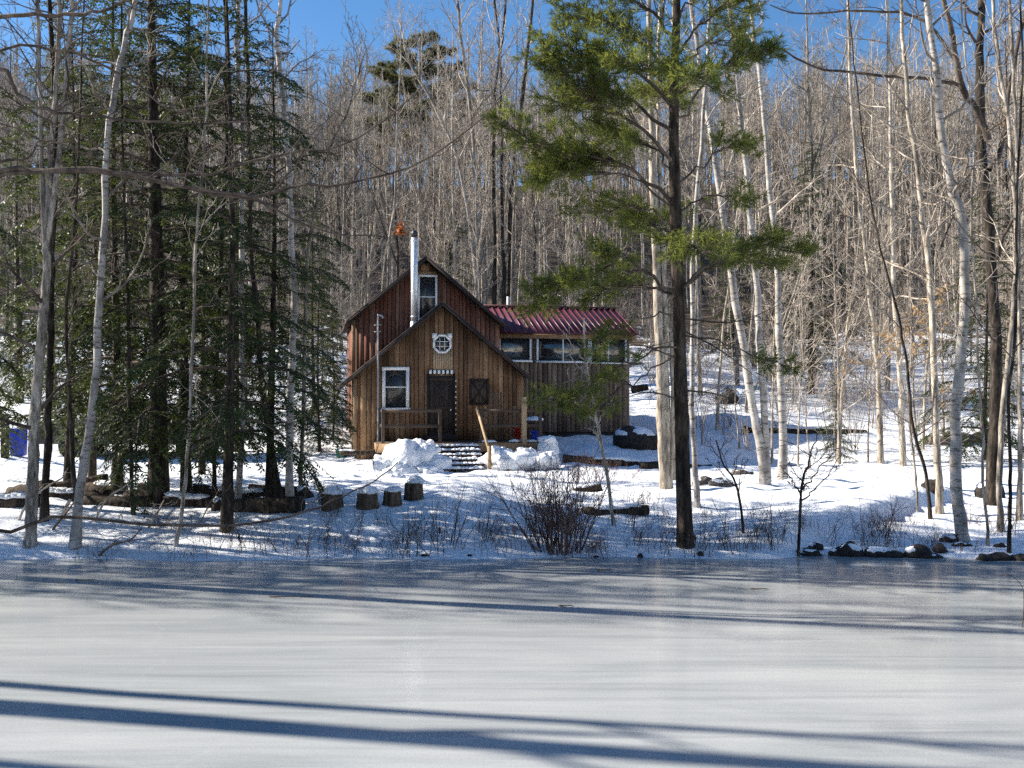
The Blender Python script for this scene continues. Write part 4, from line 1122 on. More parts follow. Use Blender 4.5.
for x1 in (2.5, -2.78):
    z1 = MR[1] - abs(x1 - MR[0]) * MR[2]
    g.bar((MR[0], 2.17, MR[1] - .05), (x1, 2.17, z1 - .05), .03, .09, .2)
obj('rake_board', g, M['dark_wood'], cab, attr=True)
# wing roof: ribbed metal, ridge along x
g = Geo()
RY, RZ, EZ = 5.9, 5.82, 4.80
def wing_plate(y0, z0, y1, z1):
    n = unit(np.array([0, z0 - z1, y1 - y0])); n = n if n[2] > 0 else -n
    V = []
    for o in (0, .05):
        for (x, y, z) in ((2.36, y0, z0), (7.5, y0, z0), (7.5, y1, z1), (2.36, y1, z1)):
            V.append([x, y + n[1] * o, z + n[2] * o])
    V = np.array(V); V = V if y1 > y0 else V[[3, 2, 1, 0, 7, 6, 5, 4]]
    g.hexa(V)
    d = unit(np.array([0, y1 - y0, z1 - z0])); 
    for i in range(23):
        x = 2.42 + i * .228
        p = np.array([x, y0, z0]) + n * .062; q = np.array([x, y1, z1]) + n * .062
        g.bar(p + d * .002, q - d * .03, .045, .045)
wing_plate(3.18, EZ - .12, RY - .003, RZ); wing_plate(8.62, EZ - .12, RY + .003, RZ)
g.bar((2.37, RY, RZ + .09), (7.52, RY, RZ + .09), .22, .05)
obj('wing_roof', g, M['roof_red'], cab)
g = Geo(); g.bar((2.45, 3.36, 4.63), (7.47, 3.36, 4.63), .05, .2, .4); g.bar((2.4, 3.43, 4.70), (7.3, 3.43, 4.70), .06, .1, .2)
obj('fascia', g, M['trim_wood'], cab, attr=True)
g = Geo(); g.box((-2.57, 2.55, 4.1), (.06, .05, .9), a=.9); g.box((-2.64, -.06, 1.9), (.05, .05, 1.1), a=.7); 
obj('corner_board', g, M['trim_wood'], cab, attr=True)
g = Geo(); g.box((hx(508, 5.9), 6.1, 6.0), (.001, .001, .001)); g.tube(np.array([[hx(508, 6.1), 6.1, 5.6], [hx(508, 6.1), 6.1, 6.28]]), (.05, .05), 10, True)
obj('roof_vent', g, M['white'], cab, smooth=False)

def window(cx, cz, w, h, y, vbars=(), hbars=(), fw=.07, glass='glass', fm='white', bw=.035):
    g = Geo(); d = .05
    yb = y - .045
    g.box((cx, yb - .012, cz + h/2 - fw/2), (w/2, d/2 + .012, fw/2)); g.box((cx, yb - .02, cz - h/2 + fw/2), (w/2 + .03, d/2 + .02, fw/2))
    for sg in (-1, 1): g.box((cx + sg*(w/2 - fw/2), yb - .006, cz), (fw/2, d/2 + .006, h/2 - fw - .001))
    for v in vbars: g.box((cx + (v - .5) * (w - 2*fw), yb, cz), (bw/2, d/2, h/2 - fw - .001))
    for v in hbars: g.box((cx, yb + .003, cz + (v - .5) * (h - 2*fw)), (w/2 - fw - .001, d/2, bw/2))
    o = obj('window', g, M[fm], cab)
    g = Geo(); g.box((cx, y - .045, cz), (w/2 - fw, .004, h/2 - fw)); obj('pane', g, M[glass], o)
    return o
def px_window(x0, x1, y0, y1, yl, **kw):
    xa, xb = hx(x0, yl), hx(x1, yl); xm = (x0 + x1) / 2
    zt, zb = hz(xm, y0, yl), hz(xm, y1, yl)
    return window((xa + xb) / 2, (zt + zb) / 2, xb - xa, zt - zb, yl, **kw)
px_window(382, 409, 367, 411, -.02, hbars=(.55,), fw=.10)
px_window(417.5, 437, 275, 321, 2.58, hbars=(.52,), fw=.07)
px_window(479, 531, 335, 362, 3.46, vbars=(.38, ), glass='glass_wing', fw=.07, bw=.05)
px_window(536, 589, 336, 363, 3.46, vbars=(.5,), glass='glass_wing', fw=.07, bw=.05)
px_window(589.5, 626, 337.5, 364, 3.46, vbars=(.5,), glass='glass_wing', fw=.06, bw=.05)
# octagon window
def octagon():
    xo, zo = hx(442, -.02), hz(442, 344, -.02); g = Geo(); r1, r0 = .29, .225
    for k in range(8):
        a0, a1 = (k - .5) * pi / 4, (k + .5) * pi / 4
        V = []
        for yy in (-.09, -.04):
            for (rr, a) in ((r0, a0), (r1, a0), (r1, a1), (r0, a1)):
                V.append([xo + rr / cos(pi/8) * sin(a), yy, zo + rr / cos(pi/8) * cos(a)])
        g.hexa(np.array(V))
    for sx in (-1, 1): g.box((xo + sx * .235, -.062, zo + .25), (.07, .015, .08))
    for t in (-.075, .075):
        g.box((xo + t, -.066, zo), (.007, .012, .20)); g.box((xo, -.064, zo + t), (.20, .012, .007))
    o = obj('window', g, M['white'], cab); o['label'] = 'small white octagonal window under the porch gable'
    g = Geo(); P = [(xo + .215 / cos(pi/8) * sin((k + .5) * pi/4), zo + .215 / cos(pi/8) * cos((k + .5) * pi/4)) for k in range(8)]
    g.prism(P, lambda p: (p[0], -.05, p[1]), lambda p: (p[0], -.056, p[1])); obj('pane', g, M['glass'], o)
    # pale batten panel below it, then the notched white strip over the door
    g = Geo()
    xa, xb, zt, zb = hx(433, 0), hx(452, 0), hz(442, 350, 0), hz(442, 369.5, 0)
    for i in range(9):
        w = (xb - xa) / 9; g.box((xa + w * (i + .5), -.048, (zt + zb) / 2), (w * .34 if i % 2 else w * .5, .012 + .008 * (i % 2), (zt - zb) / 2), a=.15 + .7 * (i % 2))
    obj('batten_panel', g, M['tan_wood'], cab, attr=True)
    g = Geo(); xa, xb = hx(428, 0), hx(453.5, 0); z = hz(441, 372, 0)
    for i in range(6): g.box((xa + (xb - xa) * (i + .5) / 6, -.075, z), ((xb - xa) / 6 * .30, .02, .062))
    sgn = obj('door_sign', g, M['white'], cab); sgn['label'] = 'row of six white blocks over the door'
    g = Geo(); g.box(((xa + xb) / 2, -.052, z - .005), ((xb - xa) / 2, .012, .07)); obj('sign_board', g, M['wing_wood'], sgn, attr=True)
octagon()
# door
xa, xb = hx(429, 0), hx(453, 0); zt = hz(441, 376, 0); zb = 1.13
g = Geo(); dx = (xa + xb) / 2; dw = (xb - xa) / 2
for i in range(5): g.box((xa + (xb - xa) * (i + .5) / 5, -.058, (zt + zb) / 2), (dw / 5 - .004, .022, (zt - zb) / 2), a=rnd.uniform(.2, .6))
for sg in (-1, 1): g.box((dx + sg * (dw + .03), -.065, (zt + zb) / 2), (.028, .03, (zt - zb) / 2 + .05), a=.2)
dz = (zt + zb) / 2
for z in (zt - .1, dz, zb + .15): g.box((dx, -.09, z), (dw - .01, .012, .055), a=.5)
for (p, q) in (((xa + .05, dz + .1), (xb - .05, zt - .18)), ((xb - .05, dz + .1), (xa + .05, zt - .18))): g.bar((p[0], -.088, p[1]), (q[0], -.088, q[1]), .02, .05, .6)
door = obj('door', g, M['dark_wood'], cab, attr=True)
g = Geo(); g.blob((xb - .09, -.12, 2.05), (.03, .03, .03), 1, .05, nu=10, nv=8); obj('handle', g, M['steel'], door, smooth=True)
g = Geo(); g.tube(np.array([[xb + .075, -.085, zt - .1], [xb + .08, -.085, zt - 1.], [xb + .075, -.085, zt - 1.9]]), .006, 5)
lt = obj('light_string', g, M['black'], cab)
for k in range(11):
    g = Geo(); g.blob((xb + .075, -.10, zt - .15 - k * .17), (.02, .02, .03), k, .3, nu=8, nv=6); obj('bulb', g, M['white'], lt)
# shuttered window
xa, xb = hx(469, 0), hx(488, 0); zt, zb = hz(478, 379, 0), hz(478, 405, 0); cx, cz = (xa + xb) / 2, (zt + zb) / 2
g = Geo(); w, h = (xb - xa) / 2, (zt - zb) / 2
for i in range(4): g.box((xa + (xb - xa) * (i + .5) / 4, -.05, cz), (w / 4 - .003, .012, h - .02), a=.9)
for sg in (-1, 1): g.box((cx + sg * (w - .035), -.075, cz), (.035, .02, h), a=.1); g.box((cx, -.078, cz + sg * (h - .035)), (w - .07, .02, .035), a=.1)
g.bar((xa + .08, -.073, zb + .08), (xb - .08, -.073, zt - .08), .02, .05, .2); g.bar((xb - .08, -.071, zb + .08), (xa + .08, -.071, zt - .08), .02, .05, .2)
sh = obj('shutter', g, M['dark_wood'], cab, attr=True); sh['label'] = 'dark closed shutter with a crossed brace'
# gable trim
g = Geo(); g.box((MR[0] + .05, 2.56, 6.62), (.32, .03, .05), a=.9); g.box((MR[0], 2.565, 6.82), (.14, .02, .13), a=.2)
obj('gable_trim', g, M['trim_wood'], cab, attr=True)
# stovepipe
px_, py_ = hx(414.5, 1.5), 1.5; zt = hz(414.5, 238, 1.5); zb = 4.55
g = Geo(); g.tube(np.array([[px_, py_, z] for z in (zb, zb + .35)]), (.155, .125), 16); g.tube(np.array([[px_, py_, z] for z in (zb + .3, zt)]), (.11, .11), 16, True)
for z in np.linspace(zb + .5, zt - .1, 4): g.tube(np.array([[px_, py_, z - .02], [px_, py_, z + .02]]), (.117, .117), 16, True)
st = obj('stovepipe', g, M['steel'], cab, smooth=False)
g = Geo(); g.tube(np.array([[px_, py_, zt], [px_, py_, zt + .16]]), (.075, .075), 12, True); g.tube(np.array([[px_, py_, zt + .06], [px_, py_, zt + .2], [px_, py_, zt + .24]]), (.10, .10, .05), 12, True)
obj('pipe_cap', g, M['black'], st)
# service mast with weatherhead
mx = hx(378, -.5); zt = hz(378, 317, -.5)
g = Geo(); P = smooth_poly(np.array([[mx, -.5, .55], [mx, -.5, 2.6], [mx, -.5, zt - .1], [mx + .02, -.52, zt + .03], [mx + .1, -.53, zt + .05], [mx + .15, -.54, zt - .04]]), 20)
g.tube(P, .028, 10, True); 
for z in (zt - .45, zt - .25): g.bar((mx - .12, -.5, z), (mx + .1, -.5, z + .02), .02, .025)
mast = obj('service_mast', g, M['galv'], cab, smooth=True)

# ------------------------------------------------------------------ deck, stairs
DK = empty('porch_deck', (HOUSE_O[0], HOUSE_O[1], 0), TH)
tag(DK, 'low wooden deck with dark rails in front of the cabin door', 'deck')
DZ = 1.10; DX0, DX1, DY0 = -2.05, 2.72, -1.65
g = Geo()
for i in range(12):
    y = DY0 + (i + .5) * (1.6 / 12); g.box(((DX0 + DX1) / 2, y, DZ - .02), ((DX1 - DX0) / 2, .8 / 12 - .006, .02), a=rnd.random())
obj('floorboards', g, M['deck_wood'], DK, attr=True)
g = Geo(); g.box(((DX0 + DX1) / 2, DY0 - .025, DZ - .15), ((DX1 - DX0) / 2 + .02, .02, .13), a=.8); g.box((DX1 + .03, -.85, DZ - .15), (.02, .78, .13), a=.6); g.box((DX0 - .03, -.85, DZ - .15), (.02, .78, .13), a=.6)
obj('fascia', g, M['trim_wood'], DK, attr=True)
g = Geo()
for x in (DX0 + .1, -.6, 1.2, DX1 - .1):
    for y in (DY0 + .1, -.4): g.box((x, y, .5), (.05, .05, .46), a=.3)
obj('leg', g, M['dark_wood'], DK, attr=True)
yr = DY0 + .04
def post(x, y, z0, z1, w=.045, mat='deck_wood', a=.3):
    g = Geo(); g.box((x, y, (z0 + z1) / 2), (w, w, (z1 - z0) / 2), a=a); return obj('post', g, M[mat], DK, attr=True, bevel=.006)
xl0, xl1, xr0, xr1 = hx(383, yr), hx(440, yr), hx(481, yr), hx(540, yr)
for x in (xl0, xl1, xr0, xr1): post(x, yr, DZ - .25, DZ + .98)
tp = post(hx(523.5, yr), yr - .05, DZ - .1, hz(523.5, 397, yr), .075, 'post_wood', .6); tp['label'] = 'tall pale post'
post(hx(501, -.3), -.3, DZ, DZ + 1.5, .02)
for x in (xl0, xr1): post(x, -.12, DZ, DZ + .98)
def rail(p, q, w, h, a):
    g = Geo(); g.bar(p, q, w, h, a); obj('rail', g, M['deck_wood'], DK, attr=True)
for (a, b) in ((xl0, xl1), (xr0, xr1)):
    rail((a + .05, yr - .01, DZ + .93), (b - .05, yr - .01, DZ + .93), .05, .09, .4); rail((a + .05, yr - .012, DZ + .48), (b - .05, yr - .012, DZ + .48), .045, .10, .2)
for x in (xl0, xr1):
    rail((x, yr + .06, DZ + .93), (x, -.17, DZ + .93), .045, .09, .4); rail((x, yr + .06, DZ + .48), (x, -.17, DZ + .48), .045, .1, .2)
for (x, y, a, b) in ((hx(488, yr), yr, .25, .04), (hx(516, yr), yr + .1, .22, .05), (hx(532, yr), yr + .05, .2, .03), (hx(408, yr), yr, .2, .03)):
    g = Geo(); g.blob((x, y, DZ + .01), (a, .12, b + .02), x, .3, flat=-.01); obj('snow', g, M['snow'], DK, smooth=True)
# step up to the door
g = Geo(); g.box((hx(440, -.3), -.32, DZ + .09), (.52, .2, .085), a=.5)
obj('door_step', g, M['dark_wood'], DK, attr=True)

ST = empty('wooden_stairs', (HOUSE_O[0], HOUSE_O[1], 0), TH)
tag(ST, 'wooden stairs with snow on every tread leading down from the deck', 'stairs')
NS = 6; sx0, sx1 = -.36, .86
y0s, y1s = DY0 - .06, DY0 - 1.75; z1s = .42
for i in range(NS):
    f = i / (NS - 1); y = y0s - .12 + (y1s - y0s) * f; z = DZ - .12 + (z1s - DZ + .12) * f
    xo = -.14 * f
    g = Geo(); g.box(((sx0 + sx1) / 2 + xo, y, z), ((sx1 - sx0) / 2 + .03 * f, .14, .022), a=.3)
    t = obj('tread', g, M['dark_wood'], ST, attr=True)
    g = Geo()
    for k in range(9):
        x = sx0 + (sx1 - sx0) * (k + .5) / 9 + xo
        g.blob((x, y + .01 + rng.uniform(-.02, .02), z + .022), (.11, .12, rng.uniform(.045, .085)), k + i * 11, .35, flat=-.0, nu=14, nv=10)
    obj('snow', g, M['snow'], t, smooth=True)
g = Geo()
for x in (sx0 + .02, sx1 - .02): g.bar((x, y0s, DZ - .2), (x - .14, y1s - .2, z1s - .12), .04, .2, .2)
obj('stringer', g, M['dark_wood'], ST, attr=True)
g = Geo(); hxr = sx1 + .04
g.bar((hxr - .05, DY0 + .0, DZ + 1.0), (hxr - .02, y1s - .12, z1s + .50), .05, .10, .8)
obj('handrail', g, M['post_wood'], ST, attr=True)
g = Geo(); g.box((hxr - .01, y1s - .14, z1s + .22), (.05, .05, .42), a=.2); obj('post', g, M['post_wood'], ST, attr=True)

# things on the deck
def bucket(name, mat, x, y, z, r, h, label, cat):
    root = empty(name, hl(x, y, z)); g = Geo()
    g.tube(np.array([[0, 0, 0], [0, 0, h * .9], [0, 0, h * .9], [0, 0, h]]), (r * .85, r, r * 1.07, r * 1.07), 16)
    g.tube(np.array([[0, 0, .002], [0, 0, .01]]), (r * .84, r * .84), 16, True)
    obj('pail', g, M[mat], root, smooth=True)
    g = Geo(); t = np.linspace(-1.5, 1.5, 10); g.tube(np.stack([r * 1.05 * np.sin(t), -.02 - r * .6 * np.cos(t), h * .9 - np.cos(t) * .1], 1), .006, 5)
    obj('handle', g, M['steel'], root)
    tag(root, label, cat)
bucket('blue_bucket', 'blue', hx(535, -1.3), -1.3, DZ, .14, .32, 'blue bucket on the right end of the deck', 'bucket')
bucket('red_pail', 'red', hx(518, -.7), -.7, DZ, .15, .42, 'rusty red pail on the deck behind the tall post', 'pail')
tb = empty('side_table', hl(hx(534, -.8), -.8, DZ)); tag(tb, 'small table under a cap of snow at the right end of the deck', 'table')
g = Geo(); g.box((0, 0, .6), (.3, .25, .02), a=.5); obj('table_top', g, M['deck_wood'], tb, attr=True)
for sx in (-1, 1):
    for sy in (-1, 1):
        g = Geo(); g.box((sx * .25, sy * .2, .29), (.025, .025, .29), a=.3); obj('leg', g, M['deck_wood'], tb, attr=True)
g = Geo(); g.blob((0, 0, .62), (.3, .25, .12), 4, .25, flat=0.); obj('snow_cap', g, M['snow'], tb, smooth=True)

# ------------------------------------------------------------------ snow piles, stumps, logs, rocks
def lumps(name, label, items, cat='snow pile'):
    b = np.array(items[0][0]); g = Geo()
    for i, (c, r) in enumerate(items):
        g.blob(np.array(c) - b, r, i * 1.7 + b[0], .36, 2.7, 30, 20)
        for q in range(5):
            a = rng.uniform(0, 6.28); e = rng.uniform(.1, 1.2); k = rng.uniform(.07, .16)
            g.blob(np.array(c) - b + np.array(r) * [cos(a) * cos(e), sin(a) * cos(e), sin(e)], (k * 1.2, k, k * .8), q + i, .5, 2.2, 10, 7)
    o = obj(name, g, M['snow'], loc=b, smooth=True); tag(o, label, cat); return o
def sp(px, py, D, r): return (at(px, py, D), r)
lumps('snow_pile', 'tall lumpy pile of shovelled snow left of the stairs',
      [sp(412, 462, 27.9, (.75, .6, .65)), sp(424, 456, 28, (.42, .4, .42)), sp(401, 458, 28, (.45, .4, .38)), sp(386, 466, 27.8, (.5, .45, .35)), sp(434, 468, 27.8, (.5, .45, .32)), sp(418, 449, 28.1, (.28, .28, .24)), sp(405, 472, 27.3, (.45, .4, .24)), sp(392, 474, 27.2, (.3, .3, .2)), sp(428, 474, 27.3, (.3, .3, .16)), sp(377, 470, 27.5, (.4, .35, .25))])
lumps('snow_pile', 'low snow mound left of the tall pile near the stumps', [sp(372, 484, 24, (.7, .5, .28)), sp(350, 487, 23.8, (.6, .45, .25)), sp(388, 487, 23.5, (.35, .3, .22))])
lumps('snow_pile', 'snow bank right of the stairs below the deck', [sp(510, 462, 28.2, (.8, .5, .32)), sp(498, 458, 28.4, (.35, .4, .3)), sp(527, 460, 28.4, (.5, .4, .3)), sp(545, 462, 28.2, (.4, .4, .25)), sp(548, 450, 29.5, (.3, .3, .35))])

def stump(px0, px1, y0, y1, label, seed):
    b = hit((px0 + px1) / 2, y1); D = b[1]; r = (px1 - px0) / 2 / F * D; h = (y1 - y0) / F * D
    root = empty('stump', b); g = Geo()
    a = np.linspace(0, 2 * pi, 20, endpoint=False); k = 1 + .12 * np.sin(a * 3 + seed) + .06 * np.sin(a * 7 + seed * 2)
    V = []
    for z, f in ((-.08, 1.08), (.04, 1.02), (h * .5, .95), (h, .9)): V += [[r * f * kk * cos(t), r * f * kk * sin(t), z] for t, kk in zip(a, k)]
    Q = [[i * 20 + j, i * 20 + (j + 1) % 20, (i + 1) * 20 + (j + 1) % 20, (i + 1) * 20 + j] for i in range(3) for j in range(20)]
    g.add(V, Q); obj('bark', g, M['stump'], root, smooth=True)
    g = Geo(); top = V[60:]; g.add(top + [[0, 0, h]], None, [[j, (j + 1) % 20, 20] for j in range(20)]); obj('cut_face', g, M['cut'], root, attr=True)
    g = Geo(); g.blob((0.02, .02, h - .01), (r * .98, r * .95, .09 + .03 * (seed % 3)), seed, .22, flat=0., nu=22, nv=14); obj('snow_cap', g, M['snow'], root, smooth=True)
    tag(root, label, 'stump', 'snow capped stumps in front of the cabin')
stump(321, 342, 494, 508, 'wide snow capped stump furthest left in the row', 1)
stump(356, 378, 493, 507, 'snow capped stump under the broadest snow cap, second in the row', 2)
stump(383, 402, 491, 505, 'small round stump between the broad capped one and the tallest', 3)
stump(405, 424, 483, 500, 'tallest snow capped stump nearest the stairs', 4)

def log(p, q, r, label, name='log', snow=True, group=None, cat='log', mat='log', r1=None):
    p = np.asarray(p, float); q = np.asarray(q, float); root = empty(name, p)
    n = 8; P = np.array([(q - p) * i / n + rng.normal(0, r * .08, 3) * (0 < i < n) for i in range(n + 1)])
    g = Geo(); rr = np.linspace(r, r1 if r1 else r * .85, n + 1) * rng.uniform(.93, 1.07, n + 1); g.tube(P, rr, 12, True); obj('bark', g, M[mat], root, smooth=False)
    if snow:
        g = Geo()
        i0 = int(rng.integers(1, 4)); i1 = int(rng.integers(i0 + 2, n))
        for i in range(i0, i1):
            g.blob(P[i] + [0, 0, rr[i] * .78], (np.linalg.norm(q - p) / n * 1.1, r * .8, r * .38), i + p[0], .3, flat=-r * .2, nu=14, nv=8)
        if g.n: obj('snow', g, M['snow'], root, smooth=True)
    return tag(root, label, cat, group)
def log_px(x0, y0, x1, y1, r, label, lift=0., D=None, **kw):
    b = hit((x0 + x1) / 2, max(y0, y1)) if D is None else None
    d = b[1] if D is None else D
    return log(at(x0, y0, d) , at(x1, y1, d + rng.uniform(-.3, .3)), r, label, **kw)
GL = 'dark logs lying along the left bank'
for (x0, y0, x1, y1, r, lab, sn) in [
    (-20, 505, 42, 502, .16, 'snow dusted log at the left edge under the grey trunk', True), (10, 495, 52, 486, .15, 'log end tilted up beside the grey left trunk', False),
    (45, 500, 110, 498, .17, 'thick dark log between the grey trunk and the bending birch', True), (52, 488, 108, 478, .11, 'thin log tilted over the others behind the bending birch', False),
    (80, 505, 150, 503, .15, 'low log in front of the slim hemlock', False), (85, 491, 124, 489, .15, 'grey snow topped log behind the bending birch', True),
    (125, 497, 205, 499, .14, 'log running behind the thickest hemlock trunk', False), (140, 486, 160, 502, .07, 'short pole leaning on the thickest hemlock', False),
    (165, 503, 235, 506, .16, 'dark log in front of the truck hood', True), (195, 490, 262, 495, .10, 'straight squared log lying higher than its neighbours', True),
    (208, 498, 300, 494, .13, 'long log ending at the slender white birch', True), (228, 509, 302, 503, .15, 'lowest log right before the slender white birch', False),
    (215, 507, 232, 509, .15, 'short log stub beside the thin near hemlock', True), (250, 488, 300, 490, .08, 'thin pole on top of the logs by the white birch', False)]:
    log_px(x0, y0, x1, y1, r, lab, snow=sn, group=GL, mat='log')
log_px(296, 497, 308, 494, .16, 'short sawn log end right of the slender white birch', snow=True)
log_px(583, 514, 648, 510, .11, 'weathered log half buried in snow right of the pale sapling', snow=True)
log_px(574, 491, 602, 487, .10, 'dark rotten log half buried behind the dense bush', snow=True)
log_px(563, 460, 668, 466, .16, 'long landscape timber topped with snow below the cabin wing', snow=True, mat='log')
log_px(640, 466, 712, 468, .12, 'dark log behind the pine trunk', snow=False)
log_px(742, 430, 866, 434, .17, 'long dark fallen log across the foot of the slope', snow=True)
log_px(632, 390, 648, 387, .14, 'short dark log at the right corner of the cabin wing', snow=False, D=38)
log_px(340, 453, 384, 452, .08, 'dark timber edging left of the deck', snow=True, D=29.5)
log_px(60, 520, 70, 500, .03, 'bent pale stick leaning left among the logs', snow=False, mat='twig')
for (pts, lab) in [([(18, 520), (30, 500), (48, 486), (62, 478), (68, 468)], 'pale curved branch rising across the grey left trunk'),
                   ([(94, 522), (102, 506), (112, 494), (124, 487), (136, 474)], 'pale curved branch sticking up before the slim hemlock'),
                   ([(148, 528), (158, 512), (164, 500)], 'short pale stick before the thickest hemlock'),
                   ([(52, 530), (62, 518), (72, 505), (80, 492)], 'dark stick leaning against the bending birch'),
                   ([(262, 500), (266, 510), (270, 518)], 'pale broken stick hanging before the white birch logs'),
                   ([(98, 556), (112, 545), (130, 540), (142, 528)], 'dark fallen twig on the snow below the hemlocks')]:
    b = hit(*pts[0]); P = smooth_poly(px_poly(pts, b[1], -.3), 12) - b; P[0, 2] -= .03
    g = Geo(); rr = np.linspace(.022, .008, 12); g.tube(P, rr, 6, True); limbs_on(g, P, rr, 5, .3, .95, .4, .2, 1, (2, 0), (-.3, .6), .1, rcap=.007)
    o = obj('fallen_branch', g, M['twig_dark' if 'dark' in lab else 'bark_tan'], loc=b); tag(o, lab, 'branch')

for (px, py, n_, L_, lab) in [(290, 598, 3, .5, 'dark broken twig lying on the ice left of centre'), (605, 571, 2, .2, 'small dark twig on the ice below the pale sapling'), (84, 581, 2, .25, 'short twig on the ice near the left edge'),
                           (566, 607, 2, .15, 'tiny twig on the ice below the dense bush'), (760, 590, 2, .2, 'twig lying on the ice below the pine')]:
    D = CAMZ * F / (py - HY); b = at(px, py, D); g = Geo()
    for q in range(1):
        P = smooth_poly(np.array([[-L_ / 2, .05, .010], [-L_ * .1, -.03, .02], [L_ / 2, .02 * n_, .010]]), 8); g.tube(P, np.linspace(.009, .004, 8), 5, True)
    o = obj('twig', g, M['twig_dark'], loc=b); tag(o, lab, 'twig')

def rock(p, rad, label, group=None, mat='rock', cap=True, seed=0):
    root = empty('boulder', p); g = Geo(); g.blob((0, 0, rad[2] * .3), rad, seed, .38, 1.5, 22, 14)
    obj('stone', g, M[mat], root)
    if cap: g = Geo(); g.blob((0, .02, rad[2] * .75), (rad[0] * .9, rad[1] * .9, rad[2] * .55), seed + 5, .25, flat=-.02); obj('snow_cap', g, M['snow'], root, smooth=True)
    return tag(root, label, 'rock', group)
rock(hit(636, 446), (.75, .6, .5), 'large dark boulder capped with snow right of the cabin wing', mat='darkrock', seed=1)
rock(hit(727, 402), (.55, .5, .45), 'dark boulder on the slope between pine and leaning birches', mat='darkrock', seed=2)
rock(hit(950, 444), (.85, .5, .32), 'flat snow topped boulder behind the white birch', seed=3)
rock(hit(988, 442), (.55, .4, .28), 'dark boulder left of the large dark trunk', mat='darkrock', cap=False, seed=4)
rock(hit(703, 485), (.22, .2, .16), 'brown stone in the snow just right of the pine', seed=5)
rock(hit(722, 486), (.3, .2, .14), 'flat brown stone right of the pine with a second beside it', seed=6)
rock(hit(668, 470), (.25, .2, .14), 'small brown stone behind the tan trunk clump', seed=7)
rock(hit(743, 474), (.3, .15, .1), 'low stone before the leaning birches', seed=8)
rock(hit(990, 498), (.3, .25, .3), 'dark stone against the foot of the large dark trunk', mat='darkrock', seed=9)
rock(hit(934, 492), (.22, .2, .2), 'dark rock poking out of the bank left of the slim grey trunk', mat='darkrock', cap=False, seed=10)
k = 0
shore_rocks = [(808, 555, .2), (822, 556, .26), (838, 557, .16), (850, 558, .2), (866, 559, .15), (878, 559, .22), (893, 560, .18), (906, 559, .14), (918, 560, .2), (930, 560, .16), (946, 560, .17), (985, 561, .18), (998, 560, .2), (1010, 560, .22), (1020, 560, .2),
               (815, 548, .14), (870, 551, .1), (940, 552, .17), (950, 541, .17), (972, 541, .16), (962, 546, .12), (1000, 547, .12), (925, 557, .15), (700, 555, .07), (640, 557, .07), (596, 557, .08), (470, 556, .07), (425, 556, .07)]
nm = ['beside the dark branching sapling', 'right of the dark branching sapling', 'left of the thin leaning stalks', 'under the thin leaning stalks', 'near the weeds left of the white birch', 'below the white birch', 'right of the white birch', 'below the dark trunk at the right']
for i, (px, py, r) in enumerate(shore_rocks):
    if 795 < px < 1015 and i % 3 == 1: continue
    if px < 795: lab = 'small dark stone at the ice edge ' + ('below the pine' if px > 610 else 'below the dense bush' if px > 520 else 'below the stairs')
    else: lab = ('large' if r > .19 else 'small') + ' dark shore rock ' + nm[min(int((px - 795) / 29), 7)]
    p = hit(px, py); p[2] = max(p[2], 0) - .02
    rock(p, (r * rnd.uniform(.6, 1.2), r * .7, r * rnd.uniform(.35, .75)), lab, 'dark rocks along the ice edge', 'darkrock', cap=rnd.random() < .75, seed=20 + i)

